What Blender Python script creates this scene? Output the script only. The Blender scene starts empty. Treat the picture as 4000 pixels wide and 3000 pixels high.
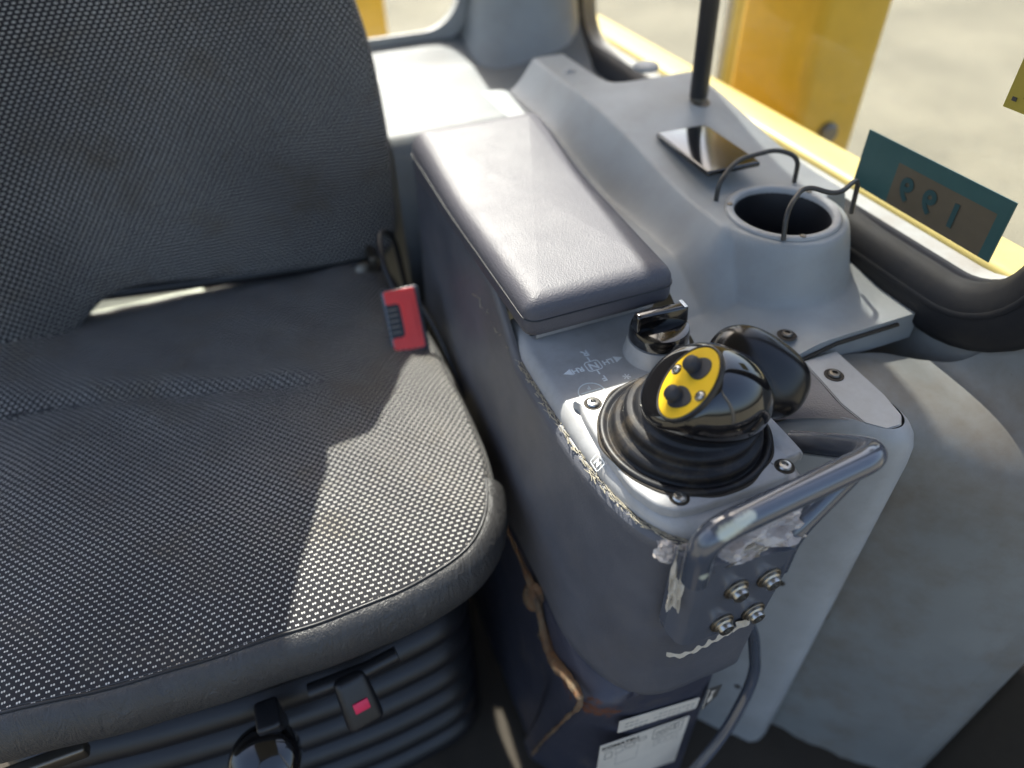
import bpy, bmesh, math, random
from mathutils import Vector, Matrix
random.seed(7)
R = math.radians
S = bpy.context.scene
COL = S.collection

# ------------------------------------------------------------------ camera
def cam_axes(dep=42.0, yaw=21.0, roll=-1.65):
    d, y, r = R(dep), R(yaw), R(roll)
    f = Vector((math.sin(y)*math.cos(d), math.cos(y)*math.cos(d), -math.sin(d)))
    rt = Vector((math.cos(y), -math.sin(y), 0)); up = rt.cross(f)
    return f, rt*math.cos(r)+up*math.sin(r), -rt*math.sin(r)+up*math.cos(r)
cf, cr, cu = cam_axes()
cam = bpy.data.cameras.new('camera'); camo = bpy.data.objects.new('camera', cam); COL.objects.link(camo)
camo.matrix_world = Matrix(((cr.x, cu.x, -cf.x, 0), (cr.y, cu.y, -cf.y, 0), (cr.z, cu.z, -cf.z, 1.0), (0, 0, 0, 1)))
cam.sensor_fit = 'HORIZONTAL'; cam.sensor_width = 36; cam.lens = 24.95
cam.clip_start = 0.02; cam.clip_end = 500
cam.dof.use_dof = True; cam.dof.focus_distance = 0.56; cam.dof.aperture_fstop = 2.3
S.camera = camo

# ------------------------------------------------------------------ sky, sun, exposure
SUN = Vector((0.13, 1.0, 1.25)).normalized()          # towards the sun
w = bpy.data.worlds.new('World'); S.world = w; w.use_nodes = True
nt = w.node_tree; bg = nt.nodes['Background']
sky = nt.nodes.new('ShaderNodeTexSky'); sky.sky_type = 'NISHITA'; sky.sun_disc = False
sky.sun_elevation = math.asin(SUN.z); sky.sun_rotation = math.atan2(SUN.x, SUN.y)
sky.air_density = 1.0; sky.dust_density = 4.5; sky.ozone_density = .8
nt.links.new(sky.outputs[0], bg.inputs[0]); bg.inputs[1].default_value = 0.15
sl = bpy.data.lights.new('sun', 'SUN'); sl.energy = 4.2; sl.angle = R(0.5); sl.color = (1.0, 0.97, 0.90)
so = bpy.data.objects.new('sun', sl); COL.objects.link(so); so.rotation_euler = SUN.to_track_quat('Z', 'Y').to_euler()
S.view_settings.view_transform = 'Standard'; S.view_settings.look = 'None'
S.view_settings.exposure = 1.4; S.view_settings.gamma = 1.0
S.render.engine = 'CYCLES'
S.cycles.use_denoising = True
S.cycles.max_bounces = 8; S.cycles.diffuse_bounces = 5; S.cycles.glossy_bounces = 4
S.cycles.transparent_max_bounces = 12; S.cycles.sample_clamp_indirect = 6.0
S.cycles.caustics_reflective = False; S.cycles.caustics_refractive = False

# ------------------------------------------------------------------ material helpers
class NT:
    def __init__(s, name):
        s.m = bpy.data.materials.new(name); s.m.use_nodes = True
        s.t = s.m.node_tree; s.b = s.t.nodes['Principled BSDF']; s.out = s.t.nodes['Material Output']
    def n(s, typ, **kw):
        o = s.t.nodes.new(typ)
        for k, v in kw.items(): setattr(o, k, v)
        return o
    def l(s, a, b): s.t.links.new(a, b)
    def math(s, op, a, b=None, c=None, clamp=False):
        o = s.n('ShaderNodeMath', operation=op, use_clamp=clamp)
        for i, v in enumerate((a, b, c)):
            if v is None: continue
            if isinstance(v, (int, float)): o.inputs[i].default_value = v
            else: s.l(v, o.inputs[i])
        return o.outputs[0]
    def obj(s): return s.n('ShaderNodeTexCoord').outputs['Object']
    def noise(s, scale, detail=4, rough=.55, vec=None, dist=0):
        o = s.n('ShaderNodeTexNoise'); o.inputs['Scale'].default_value = scale; o.inputs['Detail'].default_value = detail
        o.inputs['Roughness'].default_value = rough; o.inputs['Distortion'].default_value = dist
        s.l(vec if vec is not None else s.obj(), o.inputs['Vector']); return o.outputs['Fac']
    def ramp(s, fac, stops):
        o = s.n('ShaderNodeValToRGB'); e = o.color_ramp.elements
        while len(e) < len(stops): e.new(.5)
        for i, (p, c) in enumerate(stops):
            e[i].position = p; e[i].color = (c, c, c, 1) if isinstance(c, (int, float)) else (*c, 1)
        s.l(fac, o.inputs[0]); return o.outputs[0]
    def mix(s, fac, a, b):
        o = s.n('ShaderNodeMix', data_type='RGBA')
        for i, v in ((0, fac), (6, a), (7, b)):
            if isinstance(v, (int, float)): o.inputs[i].default_value = v
            elif isinstance(v, tuple): o.inputs[i].default_value = (*v, 1)
            else: s.l(v, o.inputs[i])
        return o.outputs[2]
    def bump(s, h, strength, dist=.001, normal=None):
        o = s.n('ShaderNodeBump'); o.inputs['Strength'].default_value = strength; o.inputs['Distance'].default_value = dist
        s.l(h, o.inputs['Height'])
        if normal is not None: s.l(normal, o.inputs['Normal'])
        return o.outputs[0]
    def set(s, **kw):
        for k, v in kw.items():
            i = s.b.inputs[k.replace('_', ' ')]
            if isinstance(v, (int, float)): i.default_value = v
            elif isinstance(v, tuple): i.default_value = (*v, 1)
            else: s.l(v, i)
        return s
    def spot(s, pts, noise_amp=.6, nscale=60):
        """mask: 1 near any of the (point, radius) spots, ragged edge"""
        co = s.obj(); nz = s.noise(nscale, 6, .65); tot = None
        for p, r in pts:
            d = s.n('ShaderNodeVectorMath', operation='DISTANCE'); s.l(co, d.inputs[0]); d.inputs[1].default_value = p
            q = s.math('DIVIDE', d.outputs['Value'], r)
            q = s.math('ADD', q, s.math('MULTIPLY', s.math('SUBTRACT', nz, .5), noise_amp*4))
            q = s.math('SUBTRACT', 1.0, s.ramp(q, [(.55, 0.0), (1.0, 1.0)]))
            tot = q if tot is None else s.math('MAXIMUM', tot, q)
        return tot

def plastic(name, col, rough=.5, grain=900, gs=.12, var=.12, dirt=(.16, .12, .08), dirtamt=.35, dscale=14, spec=.5):
    m = NT(name)
    n1 = m.noise(9, 5); n2 = m.noise(dscale, 8, .7); n3 = m.noise(260, 3)
    c = m.mix(m.ramp(n1, [(.3, 0.0), (.7, 1.0)]), tuple(v*(1-var) for v in col), tuple(min(1, v*(1+var)) for v in col))
    c = m.mix(m.math('MULTIPLY', m.ramp(n2, [(.46, 0.0), (.74, 1.0)]), dirtamt), c, dirt)
    spk = m.ramp(n3, [(.70, 0.0), (.76, 1.0)])
    c = m.mix(m.math('MULTIPLY', spk, dirtamt*.6), c, dirt)
    rg = m.math('ADD', m.math('MULTIPLY', n2, .22), rough-.11)
    nb = m.bump(m.noise(grain, 2), gs, .0006)
    nb = m.bump(m.noise(25, 3), .10, .004, nb)
    m.set(Base_Color=c, Roughness=rg, Normal=nb); m.b.inputs['Specular IOR Level'].default_value = spec
    return m
def simple(name, col, rough=.5, metal=0, spec=.5, bump=0, bscale=300, coat=0):
    m = NT(name); n = m.noise(40, 4)
    c = m.mix(n, tuple(v*.85 for v in col), tuple(min(1, v*1.12) for v in col))
    m.set(Base_Color=c, Roughness=m.math('ADD', m.math('MULTIPLY', m.noise(22, 5), .16), max(0, rough-.08)), Metallic=metal)
    m.b.inputs['Specular IOR Level'].default_value = spec; m.b.inputs['Coat Weight'].default_value = coat
    if bump: m.set(Normal=m.bump(m.noise(bscale, 4), bump, .001))
    return m

M = {}
M['light'] = plastic('light_grey_plastic', (.385, .39, .385), .42, dirtamt=.35)
M['light_clean'] = plastic('pale_blue_grey_plastic', (.315, .330, .330), .5, dirtamt=.20)
M['ledge'] = plastic('rear_ledge_plastic', (.135, .148, .155), .55, dirtamt=.2)
M['cover'] = plastic('console_cover_plastic', (.44, .435, .43), .36, dirtamt=.34, dscale=30, gs=.05)
M['panel'] = plastic('side_panel_plastic', (.245, .250, .238), .5, dirtamt=.8, dscale=7)
# dark console body: textured vinyl skin with scuffs, brown staining and fine scratches
m = NT('console_body_vinyl')
n1 = m.noise(7, 6, .6); n2 = m.noise(30, 8, .75)
c = m.mix(m.ramp(n1, [(.35, 0.0), (.65, 1.0)]), (.074, .078, .094), (.130, .130, .143))
c = m.mix(m.math('MULTIPLY', m.ramp(m.noise(5, 5, .6), [(.45, 0.0), (.68, 1.0)]), .40), c, (.15, .125, .095))
mp = m.n('ShaderNodeMapping'); mp.inputs['Scale'].default_value = (6, 6, 1.2); mp.inputs['Rotation'].default_value = (.3, .5, .2); m.l(m.obj(), mp.inputs[0])
scr = m.ramp(m.noise(60, 2, .5, mp.outputs[0], 2.0), [(.495, 0.0), (.5, 1.0), (.505, 0.0)])
c = m.mix(m.math('MULTIPLY', m.math('MULTIPLY', scr, m.ramp(n1, [(.45, 0.0), (.6, 1.0)])), .35), c, (.32, .31, .30))
v = m.n('ShaderNodeTexVoronoi'); v.inputs['Scale'].default_value = 700; m.l(m.obj(), v.inputs['Vector'])
nb = m.bump(v.outputs['Distance'], .25, .0006); nb = m.bump(m.noise(18, 4), .15, .004, nb)
m.set(Base_Color=c, Roughness=m.math('ADD', m.math('MULTIPLY', n2, .25), .32), Normal=nb); M['body'] = m
# armrest pad
m = NT('armrest_pad_vinyl')
v = m.n('ShaderNodeTexVoronoi'); v.inputs['Scale'].default_value = 800; m.l(m.obj(), v.inputs['Vector'])
c = m.mix(m.noise(14, 6, .65), (.070, .067, .082), (.105, .102, .112))
nb = m.bump(v.outputs['Distance'], .4, .0006); nb = m.bump(m.noise(60, 5), .12, .0015, nb)
m.set(Base_Color=c, Roughness=m.math('ADD', m.math('MULTIPLY', m.noise(30, 5), .2), .40), Normal=nb); M['pad'] = m
# seat front vinyl
m = NT('seat_vinyl')
v = m.n('ShaderNodeTexVoronoi'); v.inputs['Scale'].default_value = 600; m.l(m.obj(), v.inputs['Vector'])
wr = m.n('ShaderNodeMapping'); wr.inputs['Scale'].default_value = (1.0, .35, .35); m.l(m.obj(), wr.inputs[0])
wn = m.noise(55, 6, .62, wr.outputs[0], 1.2)
wv = m.ramp(wn, [(.38, 0.0), (.5, 1.0), (.62, .2)])
c = m.mix(m.noise(12, 6, .7), (.030, .030, .032), (.064, .061, .058))
c = m.mix(m.math('MULTIPLY', m.ramp(m.noise(90, 6, .8), [(.60, 0.0), (.72, 1.0)]), .12), c, (.20, .19, .17))
nb = m.bump(wv, .32, .004); nb = m.bump(v.outputs['Distance'], .45, .0008, nb)
m.set(Base_Color=c, Roughness=m.math('ADD', m.math('MULTIPLY', m.noise(40, 5), .22), .32), Normal=nb); M['vinyl'] = m
# woven seat fabric: rows of paired light stitches on a dark weave
def fabric(name, dark, thread, warp=.0016):
    m = NT(name)
    uv = m.n('ShaderNodeUVMap').outputs[0]
    nz = m.n('ShaderNodeTexNoise'); nz.inputs['Scale'].default_value = 18; nz.inputs['Detail'].default_value = 2; m.l(uv, nz.inputs['Vector'])
    sub = m.n('ShaderNodeVectorMath', operation='SUBTRACT'); m.l(nz.outputs['Color'], sub.inputs[0]); sub.inputs[1].default_value = (.5, .5, .5)
    sc = m.n('ShaderNodeVectorMath', operation='SCALE'); m.l(sub.outputs[0], sc.inputs[0]); sc.inputs['Scale'].default_value = warp*2
    ad = m.n('ShaderNodeVectorMath', operation='ADD'); m.l(uv, ad.inputs[0]); m.l(sc.outputs[0], ad.inputs[1])
    sp = m.n('ShaderNodeSeparateXYZ'); m.l(ad.outputs[0], sp.inputs[0])
    U, V = sp.outputs[0], sp.outputs[1]
    PU, PV = .0070, .0043
    vv = m.math('DIVIDE', V, PV); row = m.math('FLOOR', vv); fv = m.math('FRACT', vv)
    half = m.math('MULTIPLY', m.math('MODULO', m.math('ABSOLUTE', row), 2.0), .5)
    fu = m.math('FRACT', m.math('ADD', m.math('DIVIDE', U, PU), half))
    def bell(x, c, wd):
        d = m.math('ABSOLUTE', m.math('SUBTRACT', x, c)); return m.math('SUBTRACT', 1.0, m.math('DIVIDE', d, wd), clamp=True)
    du = m.math('MAXIMUM', bell(fu, .37, .125), bell(fu, .63, .125))
    dv = bell(fv, .5, .25)
    h = m.math('MULTIPLY', du, dv)
    mask = m.ramp(h, [(.10, 0.0), (.26, 1.0)])
    # fine dark weave
    wx = m.math('SINE', m.math('MULTIPLY', U, 2*math.pi/.00095*1.0)); wy = m.math('SINE', m.math('MULTIPLY', V, 2*math.pi/.0014))
    weave = m.math('MULTIPLY', m.math('ADD', m.math('MULTIPLY', wx, wy), 1.0), .5)
    big = m.noise(6, 5, .6, uv); 
    dk = m.mix(weave, tuple(q*.55 for q in dark), tuple(q*1.35 for q in dark))
    stain = m.ramp(m.noise(11, 6, .7, uv), [(.52, 0.0), (.75, 1.0)])
    th = m.mix(stain, thread, (thread[0]*.75, thread[1]*.66, thread[2]*.5))
    th = m.mix(m.ramp(m.noise(420, 2, .5, uv), [(.35, .35), (.62, 0.0)]), th, tuple(q*.4 for q in thread))
    c = m.mix(mask, dk, th)
    c = m.mix(m.math('MULTIPLY', stain, .20), c, (.13, .11, .085))
    worn = m.ramp(m.noise(4.5, 4, .55, uv), [(.40, 0.0), (.66, 1.0)]); c = m.mix(m.math('MULTIPLY', worn, .30), c, dk)
    lint = m.ramp(m.noise(260, 3, .6, uv), [(.70, 0.0), (.78, 1.0)]); c = m.mix(m.math('MULTIPLY', lint, .45), c, (.30, .27, .22))
    hh = m.math('ADD', m.math('MULTIPLY', mask, .7), m.math('MULTIPLY', weave, .5))
    nb = m.bump(hh, .55, .0007)
    m.set(Base_Color=c, Roughness=.85, Normal=nb); m.b.inputs['Specular IOR Level'].default_value = .25
    m.b.inputs['Sheen Weight'].default_value = .16; m.b.inputs['Sheen Roughness'].default_value = .5
    return m
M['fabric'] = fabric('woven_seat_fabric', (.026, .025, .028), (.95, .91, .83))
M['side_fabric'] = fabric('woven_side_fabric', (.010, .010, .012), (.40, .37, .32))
M['gloss'] = simple('glossy_black_plastic', (.006, .0055, .006), .10, spec=.6, coat=.6)
m = M['gloss']; m.b.inputs['Coat Roughness'].default_value = .04
sc_ = m.ramp(m.noise(400, 3), [(.60, .06), (.75, .22)]); m.set(Roughness=m.math('ADD', m.math('MULTIPLY', m.noise(35, 6, .7), .12), .05))
M['satin'] = simple('satin_black_plastic', (.007, .006, .006), .24, spec=.45)
M['black'] = simple('black_plastic', (.014, .014, .016), .38, bump=.08, bscale=500)
M['rubber'] = NT('dusty_rubber'); m = M['rubber']
c = m.mix(m.ramp(m.noise(34, 8, .75), [(.50, 0.0), (.74, 1.0)]), (.010, .010, .012), (.085, .066, .044))
m.set(Base_Color=c, Roughness=m.math('ADD', m.math('MULTIPLY', m.noise(30, 6), .3), .30), Normal=m.bump(m.noise(350, 4), .1, .001)); m.b.inputs['Specular IOR Level'].default_value = .35
M['seal'] = plastic('window_rubber', (.014, .014, .016), .62, dirtamt=.18, dirt=(.10, .085, .06), spec=.3)
M['yellow'] = simple('yellow_plate', (.80, .50, .015), .35)
M['yellow_paint'] = simple('yellow_paint', (.70, .42, .035), .38)
M['post_shade_and_sticker'] = simple('shaded_post_and_sticker_yellow', (.42, .32, .045), .5)  # olive tone paints the post's shaded side; also colours the small sticker
M['pimple'] = simple('soft_black_button', (.028, .029, .034), .62, bump=.15, bscale=1200)
M['steel'] = simple('zinc_steel', (.46, .45, .42), .30, metal=1, bump=.1, bscale=400)
M['dsteel'] = simple('dark_washer_steel', (.20, .18, .15), .42, metal=1, bump=.2)
M['wire'] = simple('dark_wire', (.07, .066, .06), .42, metal=.6)
M['rail'] = simple('grey_gloss_rail_paint', (.115, .125, .15), .13, spec=.6, coat=.8); M['rail'].b.inputs['Coat Roughness'].default_value = .08
m = M['rail']
chip = m.spot([((.2150+.0035*k, .1985+.0006*k, .6335+.0006*k), .0062-.0003*k) for k in range(7)]+[((.345, .214, .625), .003), ((.205, .196, .596), .004)], .16, 420)
bc = m.mix(m.noise(40, 4), (.060, .070, .092), (.080, .090, .112)); m.set(Base_Color=m.mix(chip, bc, (.50, .52, .42)))
M['bracket'] = simple('grey_bracket_paint', (.095, .102, .122), .24, spec=.6, bump=.04, bscale=200)
M['sun_glare_paint'] = simple('sun_glare_yellow_paint', (.50, .40, .13), .5)  # yellow bodywork paled: overexposed sunlight is put into the colour
M['red'] = simple('red_plastic', (.92, .045, .03), .30)
M['pink'] = simple('red_window', (.80, .02, .09), .4)
M['print'] = simple('white_print', (.86, .90, .92), .5)
M['faintprint'] = simple('faint_print', (.66, .74, .77), .5)
M['label'] = simple('label_paper', (.70, .63, .53), .55)
M['ink'] = simple('label_ink', (.06, .055, .05), .6)
M['tealink'] = simple('teal_ink', (.025, .07, .07), .6)
M['inkpale'] = simple('label_ink_pale', (.36, .33, .29), .6)
M['grime'] = simple('dark_grime', (.045, .036, .026), .8)
M['straw'] = simple('dry_straw', (.42, .38, .29), .9)
M['foam'] = simple('torn_pale_foam', (.55, .49, .40), .85, bump=.5, bscale=300)
M['shelf'] = simple('pale_painted_shelf', (.62, .66, .52), .6)
M['mat'] = simple('dirty_floor_mat', (.045, .035, .024), .85, bump=.6, bscale=120)
M['liner'] = simple('roof_liner', (.30, .30, .30), .8)
# pedestal: navy-grey painted steel with rust and mud
m = NT('pedestal_paint')
c = m.mix(m.noise(10, 6, .65), (.030, .033, .050), (.055, .056, .075))
c = m.mix(m.math('MULTIPLY', m.ramp(m.noise(20, 8, .7), [(.56, 0.0), (.75, 1.0)]), .5), c, (.14, .11, .07))
rm = m.spot([((.152, .232, .345), .022), ((.165, .228, .340), .018), ((.178, .226, .343), .010), ((.152, .28, .335), .016), ((.156, .32, .315), .014)], .8, 150)
rc = m.mix(m.noise(120, 6, .7), (.21, .062, .02), (.04, .022, .015)); c = m.mix(rm, c, rc)
m.set(Base_Color=c, Roughness=m.math('ADD', m.math('MULTIPLY', rm, .4), m.math('ADD', m.math('MULTIPLY', m.noise(30, 5), .2), .35)), Normal=m.bump(m.noise(120, 6), .2, .002))
M['pedestal'] = m
m = NT('mud_rust'); c = m.mix(m.ramp(m.noise(80, 7, .7), [(.35, 0.0), (.65, 1.0)]), (.17, .13, .08), (.16, .07, .028))
c = m.mix(m.ramp(m.noise(50, 6, .7), [(.5, 0.0), (.7, 1.0)]), c, (.05, .04, .03)); m.set(Base_Color=c, Roughness=.9, Normal=m.bump(m.noise(200, 6), .8, .003)); M['mud'] = m
# glass
def glass(name, tint=(1, 1, 1)):
    m = NT(name); t = m.t; t.nodes.remove(m.b)
    tr = m.n('ShaderNodeBsdfTransparent'); tr.inputs[0].default_value = (*tint, 1)
    gl = m.n('ShaderNodeBsdfGlossy'); gl.inputs['Roughness'].default_value = .02
    lw = m.n('ShaderNodeLayerWeight'); lw.inputs[0].default_value = .5      # same for both sides of the pane
    fr = m.math('ADD', m.math('MULTIPLY', m.math('POWER', lw.outputs['Facing'], 5.0), .6), .02)
    mx = m.n('ShaderNodeMixShader'); m.l(fr, mx.inputs[0]); m.l(tr.outputs[0], mx.inputs[1]); m.l(gl.outputs[0], mx.inputs[2])
    m.l(mx.outputs[0], m.out.inputs[0]); return m
M['glass'] = glass('window_glass', (.97, .98, .97))
m = NT('clear_film'); m.set(Base_Color=m.mix(m.noise(70, 5), (.60, .50, .44), (.85, .80, .75)), Roughness=.15, Alpha=m.ramp(m.noise(60, 4), [(.3, .45), (.7, .9)])); M['film'] = m
# ground outside
m = NT('sandy_ground')
c = m.mix(m.ramp(m.noise(.9, 8, .6), [(.35, 0.0), (.65, 1.0)]), (.125, .115, .080), (.175, .160, .112))
c = m.mix(m.ramp(m.noise(6, 8, .7), [(.55, 0.0), (.75, 1.0)]), c, (.095, .088, .066))
m.set(Base_Color=c, Roughness=.95, Normal=m.bump(m.noise(12, 8, .7), .6, .05)); M['ground'] = m
for k in list(M): M[k] = M[k].m

# ------------------------------------------------------------------ mesh helpers
def link(name, me, mat, parent=None, smooth=True, angle=None):
    o = bpy.data.objects.new(name, me); COL.objects.link(o)
    if mat: me.materials.append(M[mat])
    if smooth:
        me.polygons.foreach_set('use_smooth', [True]*len(me.polygons))
        if angle: me.set_sharp_from_angle(angle=R(angle))
    if parent: o.parent = parent
    return o
def mesh(name, vs, fs, mat, parent=None, smooth=True, angle=None, uv=None):
    me = bpy.data.meshes.new(name); me.from_pydata([tuple(v) for v in vs], [], fs); me.update()
    if uv:
        L = me.uv_layers.new(name='UVMap')
        for lp in me.loops: L.data[lp.index].uv = uv[lp.vertex_index]
    bm = bmesh.new(); bm.from_mesh(me); bmesh.ops.recalc_face_normals(bm, faces=bm.faces); bm.to_mesh(me); bm.free()
    return link(name, me, mat, parent, smooth, angle)
def from_bm(name, bm, mat, parent=None, smooth=True, angle=None):
    me = bpy.data.meshes.new(name); bm.to_mesh(me); bm.free(); return link(name, me, mat, parent, smooth, angle)
def thing(name, label, cat, loc=(0, 0, 0), group=None):
    o = bpy.data.objects.new(name, None); COL.objects.link(o); o.location = loc; o.empty_display_size = .02
    o['label'] = label; o['category'] = cat
    if group: o['group'] = group
    return o
def tag(o, label, cat, group=None, kind=None):
    o['label'] = label; o['category'] = cat
    if group: o['group'] = group
    if kind: o['kind'] = kind
    return o
def adopt(root):
    """parts were modelled in world space: keep them there under a root that stands at the thing's base"""
    bpy.context.view_layer.update()
    for ch in root.children: ch.matrix_parent_inverse = root.matrix_world.inverted()
def catmull(pts, n=8, closed=False):
    P = [Vector(p) for p in pts]; out = []; N = len(P); rng = N if closed else N-1
    for i in range(rng):
        if closed: a, b, c, d = P[(i-1) % N], P[i], P[(i+1) % N], P[(i+2) % N]
        else: b, c = P[i], P[i+1]; a = P[i-1] if i else b*2-c; d = P[i+2] if i+2 < N else c*2-b
        for k in range(n):
            t = k/n; out.append(.5*((2*b)+(c-a)*t+(2*a-5*b+4*c-d)*t*t+(3*b-a-3*c+d)*t**3))
    if not closed: out.append(P[-1])
    return out
def fillet(pts, r, n=8):
    P = [Vector(p) for p in pts]; out = [P[0]]
    for i in range(1, len(P)-1):
        a, b, c = P[i-1], P[i], P[i+1]; u = (a-b); v = (c-b); q = min(r, u.length*.48, v.length*.48)
        p0 = b+u.normalized()*q; p1 = b+v.normalized()*q
        for k in range(n+1):
            t = k/n; out.append(p0*(1-t)**2+b*2*t*(1-t)+p1*t*t)
    out.append(P[-1]); return out
def rings(name, rs, mat, parent=None, closed=True, cap0=False, cap1=False, smooth=True, angle=None, uvs=None):
    n = len(rs[0]); vs = [v for r in rs for v in r]; fs = []
    for i in range(len(rs)-1):
        for j in range(n if closed else n-1):
            k = (j+1) % n; fs.append((i*n+j, i*n+k, (i+1)*n+k, (i+1)*n+j))
    if cap0: fs.append(tuple(range(n-1, -1, -1)))
    if cap1: fs.append(tuple((len(rs)-1)*n+j for j in range(n)))
    return mesh(name, vs, fs, mat, parent, smooth, angle, [u for r in uvs for u in r] if uvs else None)
def tube(name, path, rad, mat, parent=None, seg=14, cap=True):
    P = [Vector(p) for p in path]; rs = []; T0 = (P[1]-P[0]).normalized()
    up = Vector((0, 0, 1)) if abs(T0.z) < .9 else Vector((1, 0, 0)); nrm = T0.cross(up).normalized()
    for i, p in enumerate(P):
        t = (P[min(i+1, len(P)-1)]-P[max(i-1, 0)]).normalized()
        nrm = (nrm-t*nrm.dot(t)).normalized(); bn = t.cross(nrm)
        r = rad(i/(len(P)-1)) if callable(rad) else rad
        rs.append([p+(nrm*math.cos(a)+bn*math.sin(a))*r for a in [2*math.pi*k/seg for k in range(seg)]])
    return rings(name, rs, mat, parent, True, cap, cap, True, 50)
def frame(n, hint=(0, 0, 1)):
    n = Vector(n).normalized(); h = Vector(hint); a = h.cross(n)
    if a.length < 1e-4: a = Vector((1, 0, 0)).cross(n)
    a.normalize(); return a, n.cross(a), n          # e1, e2, normal
def lathe(name, prof, c, n, mat, parent=None, seg=40, cap0=False, cap1=True, angle=35, hint=(0, 0, 1), sx=1, sy=1):
    a, b, n = frame(n, hint); c = Vector(c)
    rs = [[c+(a*math.cos(t)*sx+b*math.sin(t)*sy)*r+n*h for t in [2*math.pi*k/seg for k in range(seg)]] for r, h in prof]
    return rings(name, rs, mat, parent, True, cap0, cap1, True, angle)
def rbox(name, size, c, mat, parent=None, bevel=.004, seg=3, mtx=None, taper=None):
    bm = bmesh.new(); bmesh.ops.create_cube(bm, size=1)
    for v in bm.verts:
        if taper and v.co.z > 0: v.co.x *= taper[0]; v.co.y *= taper[1]
        v.co = Vector((v.co.x*size[0], v.co.y*size[1], v.co.z*size[2]))
    if bevel: bmesh.ops.bevel(bm, geom=bm.edges[:]+bm.verts[:], offset=bevel, segments=seg, affect='EDGES', profile=.5)
    Mx = Matrix.Translation(Vector(c)) @ (mtx.to_4x4() if mtx else Matrix())
    bmesh.ops.transform(bm, matrix=Mx, verts=bm.verts)
    return from_bm(name, bm, mat, parent, True, 40)
def basis(a, b, n): return Matrix((Vector(a), Vector(b), Vector(n))).transposed()
def slab(name, poly, n, thick, mat, parent=None, bevel=0, smooth=False):
    """extrude a planar polygon (3D points) by thick along n"""
    n = Vector(n).normalized(); bm = bmesh.new()
    lo = [bm.verts.new(Vector(p)) for p in poly]; hi = [bm.verts.new(Vector(p)+n*thick) for p in poly]
    bm.faces.new(hi); bm.faces.new(lo[::-1]); k = len(poly)
    for i in range(k): bm.faces.new((lo[i], lo[(i+1) % k], hi[(i+1) % k], hi[i]))
    bmesh.ops.recalc_face_normals(bm, faces=bm.faces)
    if bevel: bmesh.ops.bevel(bm, geom=[e for e in bm.edges], offset=bevel, segments=2, affect='EDGES')
    return from_bm(name, bm, mat, parent, True, 30)
def rrect(x0, x1, y0, y1, r, n=6):
    out = []
    for cx, cy, a0 in ((x1-r, y1-r, 0), (x0+r, y1-r, 90), (x0+r, y0+r, 180), (x1-r, y0+r, 270)):
        for k in range(n+1):
            a = R(a0+90*k/n); out.append((cx+r*math.cos(a), cy+r*math.sin(a)))
    return out
def text(name, body, size, c, ex, ey, mat, parent=None, depth=.0003, bold=0):
    cu_ = bpy.data.curves.new('t', 'FONT'); cu_.body = body; cu_.size = size; cu_.align_x = 'CENTER'; cu_.align_y = 'CENTER'
    cu_.extrude = depth/2; cu_.resolution_u = 3; cu_.offset = bold
    o = bpy.data.objects.new('t', cu_); COL.objects.link(o)
    me = bpy.data.meshes.new_from_object(o.evaluated_get(bpy.context.evaluated_depsgraph_get()))
    bpy.data.objects.remove(o); bpy.data.curves.remove(cu_)
    ex = Vector(ex).normalized(); ey = Vector(ey).normalized(); ez = ex.cross(ey)
    me.transform(Matrix.Translation(Vector(c)) @ basis(ex, ey, ez).to_4x4()); me.materials.clear()
    return link(name, me, mat, parent, False)
def sstep(a, b, x):
    t = min(1, max(0, (x-a)/(b-a))); return t*t*(3-2*t)
def capbolt(name, c, n, r, mat, parent):
    return lathe(name, [(r*1.25, -.001), (r*1.25, .0012), (r*1.02, .0022), (r, .0030), (r, r*.75), (r*.90, r*.92), (r*.55, r*.94), (r*.52, r*.45), (r*.02, r*.45)], c, n, mat, parent, 24, False, True, 35)
def torx(name, c, n, r, mat, parent, hsock='black', hint=(0, 0, 1)):
    o = lathe(name, [(r*.98, -.001), (r, 0), (r, r*.30), (r*.82, r*.52), (r*.45, r*.60), (r*.40, r*.25), (r*.02, r*.25)], c, n, mat, parent, 20, False, True, 30, hint)
    return o

# ================================================================== SETTING
def struct(o): o['kind'] = 'structure'; return o
g = [(-60, -60, -1.6), (60, -60, -1.6), (60, 90, -1.6), (-60, 90, -1.6)]
struct(mesh('ground', g, [(0, 1, 2, 3)], 'ground', smooth=False))
vs, fs = [], []; nx, ny = 60, 60
for j in range(ny+1):
    for i in range(nx+1):
        x = -.8+1.5*i/nx; y = -.8+1.75*j/ny
        vs.append((x, y, .0+.006*math.sin(x*90)*math.sin(y*70)+random.uniform(-.003, .003)))
for j in range(ny):
    for i in range(nx): a = j*(nx+1)+i; fs.append((a, a+1, a+nx+2, a+nx+1))
struct(mesh('cab_floor', vs, fs, 'mat'))

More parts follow.
